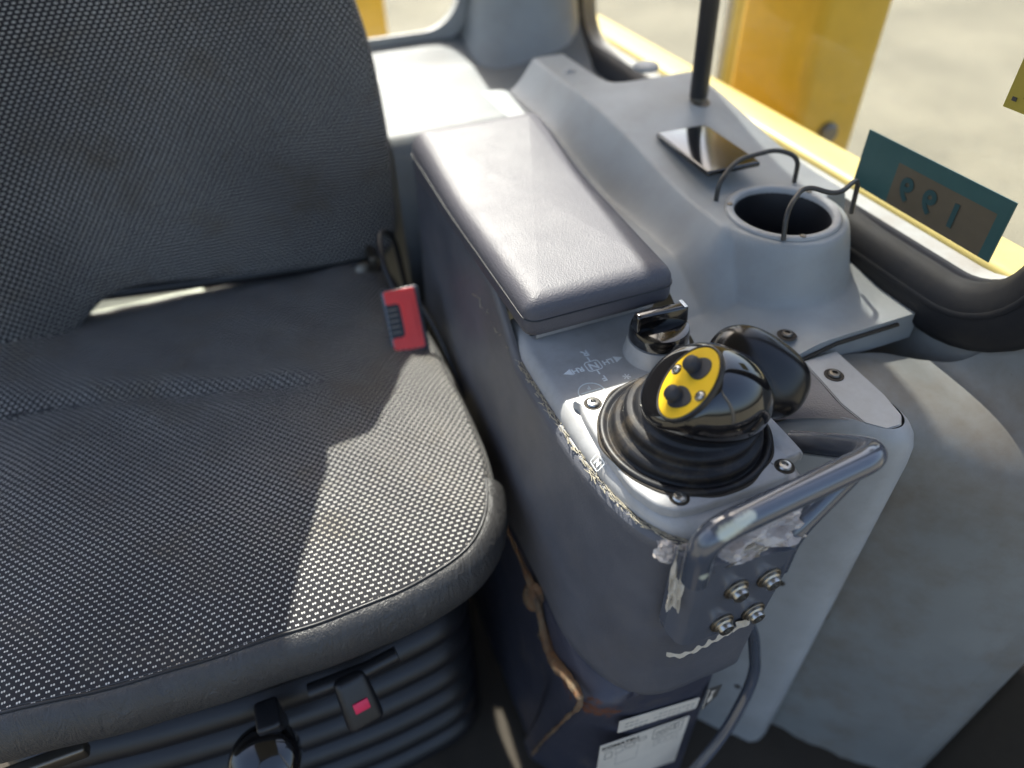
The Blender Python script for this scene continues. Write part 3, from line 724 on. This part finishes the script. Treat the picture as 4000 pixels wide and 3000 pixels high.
# knob: one smooth body found by marching rays out of its centre to a smoothed solid
def to_cam(dx, dy, dn): return cr*dx+cu*dy-cf*dn
KC = Vector((.2605, .2940, .6515))
fn = Vector((-.665, .173, .729)).normalized()                # normal of the yellow face
fe1 = cr*.50+cu*.866; fe1 = (fe1-fn*fe1.dot(fn)).normalized(); fe2 = fn.cross(fe1)
FC = Vector((.2405, .2905, .6745))
def smax(a, b, k): hh = max(k-abs(a-b), 0)/k; return max(a, b)+hh*hh*k*.25
def smin(a, b, k): return -smax(-a, -b, k)
def ell(p, c, ax, rad):
    d = p-c; q = Vector((d.dot(ax[0])/rad[0], d.dot(ax[1])/rad[1], d.dot(ax[2])/rad[2])); L = q.length
    return (L-1)*min(rad) if L < 1e-6 else L*(L-1)/Vector((q.x/rad[0], q.y/rad[1], q.z/rad[2])).length
ka = (cr*.95-cu*.10+cf*.28).normalized(); kb = (cu-ka*cu.dot(ka)).normalized(); kax = (ka, kb, ka.cross(kb))
def knob_sdf(p):
    a = ell(p, KC, kax, (.0505, .0385, .0385))
    a = smax(a, (p-FC).dot(fn), .007)
    return smax(a, -(p.z-.618), .004)
def star(name, sdf, c, mat, parent, nu=128, nv=72, rmax=.09):
    vs, fs = [], []
    for j in range(nv+1):
        th = math.pi*(.004+.992*j/nv)
        for i in range(nu):
            ph = 2*math.pi*i/nu; d = Vector((math.sin(th)*math.cos(ph), math.sin(th)*math.sin(ph), math.cos(th)))
            lo, hi = 0.0, rmax
            for _ in range(20):
                mid = (lo+hi)/2
                if sdf(c+d*mid) < 0: lo = mid
                else: hi = mid
            vs.append(c+d*lo)
    for j in range(nv):
        for i in range(nu): k = (i+1) % nu; fs.append((j*nu+i, j*nu+k, (j+1)*nu+k, (j+1)*nu+i))
    fs.append(tuple(range(nu))); fs.append(tuple(nv*nu+i for i in range(nu)))
    return mesh(name, vs, fs, mat, parent)
star('knob', knob_sdf, KC, 'gloss', jl, 160, 90)
# hand wing behind the knob
WC = Vector((.3115, .3030, .6500))
wa = (cr*.84-cu*.52+cf*.15).normalized(); wb = (cu-wa*cu.dot(wa)).normalized(); wc = wa.cross(wb)
def wing_sdf(p):
    d = p-WC; q = ((abs(d.dot(wa))/.0415)**2.5+(abs(d.dot(wb))/.0285)**2.5+(abs(d.dot(wc))/.0225)**2.5)**.4
    return (q-1)*.02
star('hand_wing', wing_sdf, WC, 'satin', jl, 96, 56)
# switch plate on the knob
def fp(a, b, c=0): return FC+fe1*a+fe2*b+fn*c
FM = basis(fe1, fe2, fn)
def erings(name, prof, sa, sb, mat, par, cap=True, ca=0, cb=0, seg=56):
    rs = [[fp(ca+(sa-d)*math.cos(t), cb+(sb-d)*math.sin(t), hh) for t in [2*math.pi*k/seg for k in range(seg)]] for d, hh in prof]
    return rings(name, rs, mat, par, True, False, cap, True, 40)
erings('plate_rim', [(-.0005, -.003), (-.0004, .0006), (.0004, .0012), (.0012, .0010), (.0014, .0000)], .0295, .0228, 'black', jl, False)
yp_ = erings('switch_plate', [(0, -.002), (0, .0004), (.0006, .0010)], .0282, .0214, 'yellow', jl)
def shape(name, pts, h0, h1, mat, par, bev=.0006): return slab(name, [fp(a, b, h0) for a, b in pts], fn, h1-h0, mat, par, bev)
for sgn in (1, -1):
    soc = [(sgn*(.0120+.0082*math.cos(t)*(1-.25*math.sin(t)*sgn)), .0105*math.sin(t)-.0012) for t in [2*math.pi*k/28 for k in range(28)]]
    sk = shape('button_socket', soc, .0004, .0016, 'pimple', jl, .0004)
    lathe('thumb_button', [(.0062, 0), (.0061, .0042), (.0055, .0066), (.0039, .0080), (.0015, .0086), (.0002, .0087)], fp(sgn*.0120, .003, .0010), fn, 'pimple', jl, 26, False, True, 70)
for a, b in ((.0056, .0162), (-.0056, -.0162)):
    lathe('screw_recess', [(.0042, .0010), (.0040, .0014), (.0032, .0011)], fp(a, b, 0), fn, 'black', yp_, 18, False, False)
    torx('screw', fp(a, b, .0007), fn, .0030, 'steel', yp_)
kd = (-cf*.62-cr*.74+cu*.05).normalized(); lo_, hi_2 = 0.0, .09
for _ in range(24):
    md = (lo_+hi_2)/2
    if knob_sdf(KC+kd*md) < 0: lo_ = md
    else: hi_2 = md
k1, k2, k3 = frame(kd, cu); text('printed_letter', 'A', .0075, KC+kd*(lo_+.0006), k1, k2, 'print', jl, .0003, .0003)
adopt(jl)

# ================================================================== GRAB RAIL
gr = thing('grab_rail', 'grey tubular grab rail bolted to the front of the console, paint chipped', 'rail', (.245, .208, .49))
tube('bar', fillet([(.2065, .2055, .580), (.2050, .2050, .6280), (.3560, .2135, .6330), (.3540, .285, .5740)], .024, 10), .0098, 'rail', gr, 22)
tube('brace', fillet([(.2860, .2085, .545), (.2900, .2110, .580), (.348, .2200, .6270)], .02, 6), .0088, 'rail', gr, 18)
nx, nz = 26, 10; rows0, rows1 = [], []
def brk(x, t, off):
    zt = .598-.30*(x-.203); zb = .4900-.02*(x-.2)+.016*max(0, (.208-x)/.010)**1.5
    y = .2035+9*max(0, .2150-x)**1.6+off
    return Vector((x, y, zb+(zt-zb)*t))
vs, fs = [], []
for off in (-.002, .0055):
    for j in range(nz+1):
        for i in range(nx+1):
            x = .1985+.093*i/nx; t = j/nz
            v = brk(x, t, off); 
            if i > nx-6: v.x -= (1-t)*.010*((i-(nx-6))/6)
            vs.append(v)
n1_ = (nx+1)*(nz+1)
for s in (0, 1):
    for j in range(nz):
        for i in range(nx): a = s*n1_+j*(nx+1)+i; fs.append((a, a+1, a+nx+2, a+nx+1))
bd = [i for i in range(nx+1)]+[(j*(nx+1)+nx) for j in range(1, nz+1)]+[nz*(nx+1)+i for i in range(nx-1, -1, -1)]+[j*(nx+1) for j in range(nz-1, 0, -1)]
for i in range(len(bd)): a, b = bd[i], bd[(i+1) % len(bd)]; fs.append((a, b, n1_+b, n1_+a))
mesh('bracket_plate', vs, fs, 'bracket' if 'bracket' in M else 'rail', gr, True, 40)
for x, z in ((.2435, .5500), (.2720, .5475), (.2405, .5060), (.2690, .5035)):
    b_ = capbolt('bolt', (x, .2010-.0020, z), (0, -1, 0), .0062, 'steel', gr)
    lathe('washer', [(.0100, 0), (.0100, .0016), (.0092, .0022), (.0060, .0022)], (x, .2014, z), (0, -1, 0), 'dsteel', b_, 24)
adopt(gr)

# torn film and foam left around the rail
def crumple(name, c, size, nrm_, amp, mat, n=16, seed=1, hint=(0, 0, 1)):
    rnd = random.Random(seed); a, b, nn = frame(nrm_, hint); vs, fs = [], []
    ph = [rnd.uniform(0, 6.28) for _ in range(12)]
    for j in range(n+1):
        for i in range(n+1):
            u, v = i/n-.5, j/n-.5; e = 1-.25*math.sin(9*u+ph[0])*abs(v)-.25*math.sin(8*v+ph[1])*abs(u)
            hgt = amp*(math.sin(14*u+9*v+ph[2])+.8*math.sin(-11*u+17*v+ph[3])+.6*abs(math.sin(23*u+ph[4]))*math.sin(19*v+ph[5]))*.5+rnd.uniform(-.25, .25)*amp
            vs.append(Vector(c)+a*(u*size[0]*e+rnd.uniform(-.02, .02)*size[0])+b*(v*size[1]*e+rnd.uniform(-.02, .02)*size[1])+nn*hgt)
    for j in range(n):
        for i in range(n): q = j*(n+1)+i; fs.append((q, q+1, q+n+2, q+n+1))
    return mesh(name, vs, fs, mat, None, True, 25)
tag(crumple('plastic_film', (.256, .2120, .6010), (.072, .036), (0, -.80, .60), .007, 'film', 22, 3), 'crumpled clear plastic film tucked behind the grab rail', 'film')
tag(crumple('torn_foam', (.246, .2055, .588), (.040, .010), (0, -.6, .8), .004, 'foam', 14, 5), 'torn pale foam on top of the bolted rail bracket', 'foam')
tag(crumple('dust_clump', (.289, .222, .590), (.012, .022), (.2, -.8, .5), .004, 'mud', 14, 8), 'brown dust clump at the foot of the rail brace', 'dirt')
tag(crumple('tape_scrap', (.262, .1990, .4935), (.014, .013), (0, -1, 0), .0008, 'foam', 8, 9), 'small pale square tape scrap below the lower bolts', 'tape')
tag(crumple('peeling_trim', (.1990, .2125, .572), (.010, .058), (-.55, -.80, .2), .0022, 'foam', 16, 21), 'pale peeling trim strip along the left edge of the rail bracket', 'trim')
tag(crumple('peeling_film', (.1985, .2260, .5860), (.020, .016), (-.5, -.7, .5), .0022, 'film', 12, 23), 'small torn clear film flap at the front left cover corner', 'film')
# curled tape strip below the bracket
pts = catmull([(.203, .2105, .470), (.213, .2060, .468), (.224, .2025, .4755), (.233, .2000, .484), (.242, .1985, .4900), (.252, .1985, .4935)], 8)
vs, fs = [], []; rnd = random.Random(4)
for i, p in enumerate(pts):
    w_ = .0028+.0014*math.sin(i*.9)+rnd.uniform(-.0006, .0006)
    vs += [p+Vector((0, -.0006-.0008*math.sin(i), w_)), p+Vector((0, -.0012, -w_))]
    if i: fs.append((2*i-2, 2*i, 2*i+1, 2*i-1))
tag(mesh('tape_strip', vs, fs, 'foam'), 'curled torn tape strip stuck below the rail bracket', 'tape')
# ragged frayed backing along the edge between cover and side body
bm = bmesh.new(); rnd = random.Random(11)
def strand(bm, p, q, r):
    d = (q-p); a, b, n = frame(d if d.length > 1e-5 else (0, 0, 1)); lo, hi = [], []
    for k in range(4): t = k*math.pi/2; lo.append(bm.verts.new(p+(a*math.cos(t)+b*math.sin(t))*r)); hi.append(bm.verts.new(q+(a*math.cos(t)+b*math.sin(t))*r*.5))
    for k in range(4): bm.faces.new((lo[k], lo[(k+1) % 4], hi[(k+1) % 4], hi[k]))
for i in range(NC-1):
    p = co[i]
    if p.x > .235 or p.y > .56: continue
    for _ in range(5):
        t = rnd.random(); q = co[i].lerp(co[i+1], t)-cn[i]*rnd.uniform(-.0012, .0040)+Vector((0, 0, .5868))
        d = (co[i+1]-co[i]).normalized()*rnd.uniform(.002, .008)*rnd.choice((1, -1))+cn[i]*rnd.uniform(-.001, .0025)+Vector((0, 0, rnd.uniform(-.001, .0018)))
        strand(bm, q, q+d, rnd.uniform(.0003, .0007))
o = from_bm('frayed_edge', bm, 'straw'); o['kind'] = 'stuff'; tag(o, 'frayed straw-coloured backing along the console cover edge', 'fraying', None, 'stuff')
bm = bmesh.new()
for k in range(9):
    p = Vector((.186, .475+.014*k*.6, .590)); mid = p+Vector((-.006+rnd.uniform(-.004, .003), rnd.uniform(-.004, .01), rnd.uniform(-.004, .008))); q = mid+Vector((rnd.uniform(-.006, .002), rnd.uniform(-.006, .012), rnd.uniform(-.004, .008)))
    strand(bm, p, mid, .0007); strand(bm, mid, q, .0005)
o = from_bm('straw_bits', bm, 'straw'); tag(o, 'loose dry straw strands caught under the front left armrest corner', 'straw', None, 'stuff')

# ================================================================== PEDESTAL
pd = thing('console_pedestal', 'navy painted steel pedestal under the console, rusty at its corner', 'pedestal', (.24, .4, 0))
po = [(.315, .75), (.312, .45), (.306, .30), (.298, .245), (.282, .229), (.25, .2265), (.20, .2265), (.172, .229), (.155, .238), (.150, .26), (.156, .34), (.160, .50), (.165, .88)]
pc = catmull([(a, b, 0) for a, b in po], 8)
rs = []
for z, dl in ((.47, .060), (.40, .050), (.372, .034), (.364, .012), (.355, .004), (.33, .002), (.284, 0), (.20, -.004), (.10, -.008), (-.01, -.010)):
    rs.append([Vector((p.x+dl*sstep(.20, .155, p.x), p.y+(.03 if z > .38 else .0)*sstep(.3, .23, p.y)+max(0, .36-z)*.27*sstep(.205, .155, p.x)*sstep(.34, .26, p.y), z)) for p in pc])
rings('shell', rs, 'pedestal', pd, False)
# folded flange on the left front edge, mud along it
fl = catmull([(.176, .60, .285), (.168, .52, .325), (.159, .430, .364), (.156, .360, .362), (.154, .325, .330), (.152, .300, .330), (.150, .268, .360), (.1490, .242, .372), (.1475, .243, .350), (.1465, .255, .310), (.1455, .275, .240), (.141, .30, .15), (.137, .325, .05)], 8)
tube('muddy_seam', [p+Vector((-.0005, 0, .001)) for p in fl], lambda t: .0018+.0042*math.exp(-((t-.42)/.18)**2)+.0005*math.sin(t*60)+.0004*math.sin(t*143), 'mud', pd, 8)
lathe('mud_clump', [(.014, 0), (.013, .003), (.008, .006), (.0, .007)], (.156, .362, .352), (-.9, -.3, .3), 'mud', pd, 16, False, True, 60, sy=1.3)
torx('flange_bolt', (.1555, .335, .318), (-.85, -.5, .1), .0068, 'steel', pd)
FY = .2245
def flat(name, poly, mat, par, y=FY, th=.0006): return slab(name, [(x, y, z) for x, z in poly], (0, -1, 0), th, mat, par)
l1 = flat('instruction_strip', [(.182, .3335), (.182, .3085), (.1835, .307), (.2725, .2790+.002), (.2735, .3025), (.272, .3045)], 'label', pd); l1['label'] = 'narrow pale instruction strip'
l1.data.transform(Matrix())
for k in range(3):
    for q in range(15):
        x = .189+.0054*q; z = .3245-.0068*k-(x-.182)*.32
        if random.random() < .8: flat('print_line', [(x, z), (x, z-.0018), (x+.0042*random.uniform(.6, 1), z-.0018-.0012), (x+.0042, z-.0012)], 'inkpale', l1, FY-.0006, .0002)
l2 = flat('instruction_plate', [(.165, .2935), (.165, .18), (.268, .15), (.268, .2665), (.2665, .268)], 'label', pd); l2['label'] = 'large pale instruction plate with pictograms'
ex_ = Vector((1, 0, -.26)).normalized(); ez_ = Vector((.26, 0, 1)).normalized()
def lp(x, z): return Vector((.166, FY-.0009, .2925))+ex_*x+Vector((0, 0, -1))*z
text('brand_text', 'KOMATSU', .0092, lp(.0225, .0085), ex_, (0, 0, 1), 'ink', l2, .0002, .0002)
for q in range(13):
    a = lp(.004+.0031*q, .0148); flat('print_line', [(a.x, a.z), (a.x+.0022, a.z-.0006), (a.x+.0022, a.z-.0030), (a.x, a.z-.0024)], 'inkpale', l2, FY-.0006, .0002)
def lbox(x0, x1, z0, z1, mat='ink', par=l2, w_=.0006):
    def q(x, z): v = lp(x, z); return (v.x, v.z)
    for a in ([(x0, z0), (x1, z0), (x1, z0+w_), (x0, z0+w_)], [(x0, z1), (x1, z1), (x1, z1+w_), (x0, z1+w_)], [(x0, z0), (x0+w_, z0), (x0+w_, z1), (x0, z1)], [(x1, z0), (x1+w_, z0), (x1+w_, z1), (x1, z1)]):
        flat('print_line', [q(*p) for p in a], mat, par, FY-.0006, .0002)
lbox(.062, .098, .002, .026); 
for k in range(3): lbox(.066+.0055*k, .069+.0055*k, .010-.0008*k, .020, 'ink')
lbox(.083, .093, .006, .018); lbox(.0875, .0890, .006, .018)
for k in range(4): lbox(.066+.008*k, .071+.008*k, .030+.001*(k % 2), .045, 'inkpale')
lbox(.006, .014, .022, .036); lbox(.018, .026, .018, .032, 'inkpale'); lbox(.029, .040, .016, .024); lbox(.020, .046, .028, .06, 'inkpale', l2, .0004)
lbox(.0448, .0535, .012, .019)
l3 = flat('pictogram_decal', [(.281, .3150), (.281, .270), (.2835, .269), (.2960, .290), (.2975, .312)], 'ink', pd); l3['label'] = 'small dark pictogram decal'
for a in ([(.2815, .3145), (.2825, .3145), (.2825, .271), (.2815, .271)], [(.286, .307), (.291, .306), (.2885, .300), (.290, .288), (.286, .281), (.2845, .289), (.287, .299)]): flat('pictogram', a, 'label', l3, FY-.0006, .0002)
adopt(pd)
tag(tube('bent_tube', fillet([(.300, .236, .43), (.322, .232, .385), (.338, .222, .300), (.305, .205, .235), (.262, .196, .175), (.22, .19, .10)], .03, 8), .0058, 'rail', None, 14), 'thin bent steel tube running down beside the pedestal', 'tube')

# ================================================================== SIDE COVER right of the console
sc = thing('side_cover', 'narrow grey cover with rounded vertical edge right of the console', 'cover', (.42, .28, 0))
# plan outline from the console's right wall round the vertical roll to the seam
so_ = [(.335, .40), (.338, .345), (.350, .318), (.372, .296), (.396, .270), (.412, .252), (.424, .243), (.437, .242), (.447, .249), (.452, .262), (.4535, .28)]
sl_ = catmull([(a, b, 0) for a, b in so_], 8)
NS = len(sl_)
def sc_top(x): return .588-.046*min(1, max(0, (.404-x)/.068))**1.4
def sc_ring(f, inset_):
    out = []
    for p in sl_:
        d = Vector((.40, .34, 0))-p; q = p+d.normalized()*inset_; out.append(Vector((q.x, q.y, -.02+(sc_top(p.x)+.02)*f)))
    return out
rings('shell', [sc_ring(f, d) for f, d in ((0, .004), (.06, 0), (.3, 0), (.6, 0), (.8, 0), (.94, 0), (.968, .0012), (.984, .0045), (.994, .009), (1.0, .015))], 'light', sc, False, smooth=True)
vs, fs = [], []
A_ = catmull([(.411, .352, 0), (.408, .325, 0), (.404, .295, 0), (.406, .272, 0)], 5); B_ = catmull([(.331, .372, 0), (.333, .360, 0), (.336, .350, 0), (.3405, .345, 0)], 5)
for i in range(len(A_)):
    for k in range(13):
        u = k/12; p = A_[i].lerp(B_[i], u); vs.append(Vector((p.x, p.y, .5878-.046*u**1.5)))
for i in range(len(A_)-1):
    for k in range(12): q = i*13+k; fs.append((q, q+1, q+14, q+13))
mesh('dark_slope', vs, fs, 'body', sc)
slab('top_plate', [(.412, .352, .5862), (.409, .325, .5862), (.405, .295, .5862), (.407, .270, .5862), (.418, .258, .5862), (.432, .257, .5862), (.441, .266, .5862), (.446, .29, .5862), (.449, .352, .5862)], (0, 0, 1), .0022, 'light', sc, .0009)
lathe('screw_recess', [(.0085, .0), (.008, .0004), (.006, .0002)], (.424, .3262, .5887), (0, 0, 1), 'grime', sc, 18)
torx('screw', (.424, .3262, .5886), (0, 0, 1), .0052, 'dsteel', sc)
lathe('vertical_screw', [(.0085, 0), (.008, .001), (.005, .003), (.0, .003)], (.4505, .2515, .300), (.75, -.66, 0), 'dsteel', sc, 18)
tube('panel_joint', [(.4548, .268, .0), (.4548, .268, .3), (.4548, .272, .54), (.4535, .30, .572), (.4525, .352, .579)], .0022, 'grime', sc, 8)
for zz_ in (.13, .36): lathe('scuff_hole', [(.004, 0), (.0036, .0006), (.0, .0004)], (.392, .2735, zz_), (-.7, -.7, 0), 'grime', sc, 12)
adopt(sc)

# ================================================================== SIDE PANEL (large, right)
spn = thing('side_trim_panel', 'large pale grey trim panel filling the lower right, scuffed', 'panel', (.52, .2, 0))
PT = catmull([(.455, .3565, .5765), (.48, .352, .575), (.505, .345, .572), (.530, .325, .571), (.5475, .300, .585), (.556, .275, .640), (.562, .262, .72)], 8)
def pan_pt(s, t):
    # s: seam (0) to right edge (1); t: bottom (0) to top (1)
    bx_, by_ = .4565+(.562-.4565)*s, .262-.118*s-.010*math.sin(s*math.pi)
    if s > .9: q = (s-.9)/.1; bx_ += .004*q; by_ += .0*q
    ztop = .545
    # top edge follows the deck seam, the seal and climbs the door post at the right
    q_ = s*(len(PT)-1); i_ = min(int(q_), len(PT)-2); tp = PT[i_].lerp(PT[i_+1], q_-i_); tx, ty, tz = tp
    if t < .72:
        z = -.05+(.50+.05)*(t/.72)+.05*sstep(.6, 1, s)*(t/.72); return Vector((bx_+.006*math.sin(t*3), by_, z))
    k = (t-.72)/.28; z0 = .50+.05*sstep(.6, 1, s); p0 = Vector((bx_+.006*math.sin(.72*3), by_, z0)); p3 = Vector((tx, ty, tz))
    p1 = p0+Vector((0, 0, .075+.06*sstep(.6, 1, s))); p2 = p3+Vector((-.004, -.055*(1-sstep(.6, 1, s)), -.004-.05*sstep(.6, 1, s)))
    return p0*(1-k)**3+p1*3*k*(1-k)**2+p2*3*k*k*(1-k)+p3*k**3
vs, fs = [], []; nx, ny = 44, 60
for j in range(ny+1):
    for i in range(nx+1): vs.append(pan_pt(i/nx, j/ny))
# rounded right edge
fs = [(j*(nx+1)+i, j*(nx+1)+i+1, (j+1)*(nx+1)+i+1, (j+1)*(nx+1)+i) for j in range(ny) for i in range(nx)]
mesh('face', vs, fs, 'panel', spn)
rr = []
for j in range(ny+1):
    e = pan_pt(1, j/ny); rr.append([e, e+Vector((.010, -.010, 0)), e+Vector((.022, -.015, 0)), e+Vector((.034, -.012, 0)), e+Vector((.042, .0, 0)), e+Vector((.043, .03, 0))])
rings('door_edge', rr, 'panel', spn, False)
adopt(spn)
tag(rbox('door_sill', (.45, .56, .40), (.845, -.02, .06), 'mat', None, .01), 'rusty brown door sill at the bottom right corner', 'sill')

# ================================================================== REAR SIDE CONSOLE with cup holder
rc_ = thing('cup_holder_console', 'pale grey side console with a raised cup holder under the window', 'console', (.45, .6, 0))
CX, CY, CR = .4635, .4735, .0640
def deck_z(x, y):
    base = .600-.022*sstep(.44, .36, x)*sstep(.46, .38, y)
    zt = .6625+.030*sstep(.52, .78, y)-.085*sstep(.77, .83, y)*sstep(.43, .48, x)
    d = math.hypot(x-CX, y-CY)
    hump = .86*(1-sstep(CR-.006, CR+.014, d))+.14*(1-sstep(CR, CR+.045, d))                              # round front of the hump
    rt_ = min(1, max(0, (x+.008*sstep(.6, .8, y)-.362)/.036)); ridge = (.75*rt_+.25*rt_*rt_*(3-2*rt_))*sstep(CY-.052, CY+.004, y)*(1 if x < CX else sstep(CY-.006, CY+.012, y))
    hmix = max(hump, ridge)
    left = .618+.03*sstep(.62, .80, y)+.012*sstep(.42, .50, y)
    b = base if y < .44 else base+(left-base)*sstep(.43, .50, y)*sstep(.47, .33, x)
    return b+(zt-b)*hmix
vs, fs, ids = [], [], {}; nx, ny = 110, 170
for j in range(ny+1):
    for i in range(nx+1):
        x = .315+.233*i/nx; y = .352+.55*j/ny
        if y < .356: y = .3565
        ids[i, j] = len(vs); vs.append(Vector((x, y, deck_z(x, y))))
for j in range(ny):
    for i in range(nx):
        c = (vs[ids[i, j]]+vs[ids[i+1, j+1]])/2
        if math.hypot(c.x-CX, c.y-CY) < .0465: continue
        if c.x < .340 and c.y < .50: continue
        if c.y < .40 and c.x < .335: continue
        fs.append((ids[i, j], ids[i+1, j], ids[i+1, j+1], ids[i, j+1]))
mesh('shell', vs, fs, 'light_clean', rc_, True, 55)
# front lip of the deck at the seam
rs = [[Vector((.340+.206*k/20, .3565-.0*k, .600-.022*sstep(.44, .36, .340+.206*k/20)-dz)) for k in range(21)] for dz in (-.0002, .004, .03)]
rings('deck_lip', rs, 'light_clean', rc_, False)
lathe('cup_rim', [(.0535, .0), (.0535, .0022), (.0515, .0034), (.0470, .0030), (.0455, .0010), (.0450, -.003)], (CX, CY, .6625), (0, 0, 1), 'light', rc_, 56, False, False, 60)
lathe('cup_well', [(.0470, .001), (.0448, -.004), (.0430, -.075), (.040, -.085), (.001, -.085)], (CX, CY, .6635), (0, 0, 1), 'black', rc_, 48, False, True, 60)
for a in (.4, 2.5, 4.4): lathe('rim_rivet', [(.003, 0), (.0026, .0012), (.0002, .0016)], (CX+.0495*math.cos(a), CY+.0495*math.sin(a), .6655), (0, 0, 1), 'dsteel', rc_, 12)
tube('wire_bail', fillet([(.4200, .520, .6625), (.4220, .5225, .6800), (.448, .535, .6930), (.495, .535, .6950), (.512, .520, .6900), (.512, .518, .6640)], .014, 8), .0024, 'wire', rc_, 10)
tube('wire_bail', fillet([(.4300, .4300, .6640), (.4330, .4380, .6900), (.4640, .4560, .6990), (.4820, .4330, .6950), (.5180, .4470, .7000), (.5185, .4440, .6640)], .014, 8), .0023, 'wire', rc_, 10)
lathe('screw_recess', [(.0088, 0), (.008, .0005), (.006, .0002)], (.4130, .3790, .5995-.0015), (0, 0, 1), 'grime', rc_, 18)
torx('screw', (.4130, .3790, .5985), (0, 0, 1), .005, 'dsteel', rc_)
tube('deck_joint', [(.345, .3550, .571), (.39, .3550, .582), (.45, .3550, .594), (.52, .3550, .594)], .0020, 'grime', rc_, 8)
adopt(rc_)
tag(rbox('flat_tray', (.062, .105, .006), (.4535, .592, .6800), 'glosspad' if 'glosspad' in M else 'gloss', None, .0025, 3, Matrix.Rotation(R(-2), 3, 'Z')), 'dark glossy flat tray lying on the side console behind the cup holder', 'tray')
rod = thing('upright_rod', 'black upright rod standing at the window behind the cup holder', 'rod', (.512, .700, .675))
tube('shaft', [(.5125, .700, .690), (.505, .70, .9), (.497, .70, 1.2), (.482, .70, 1.75)], .0105, 'black', rod, 14)
lathe('foot', [(.017, 0), (.017, .004), (.010, .007), (.0095, .022), (.008, .026)], (.5130, .700, .6790), (0, 0, 1), 'dsteel', rod, 24)
adopt(rod)
tag(lathe('round_cap', [(.016, 0), (.016, .004), (.013, .006), (.0, .0062)], (.500, .80, .6935), (0, 0, 1), 'light', None, 24), 'flat round plastic cap on the side console below the window', 'cap')
tag(lathe('white_cap', [(.011, 0), (.013, .006), (.010, .016), (.004, .021), (.0, .022)], (.4100, .835, .6755), (0, 0, 1), 'light_clean', None, 24), 'small white rounded cap at the rear end of the console', 'cap')
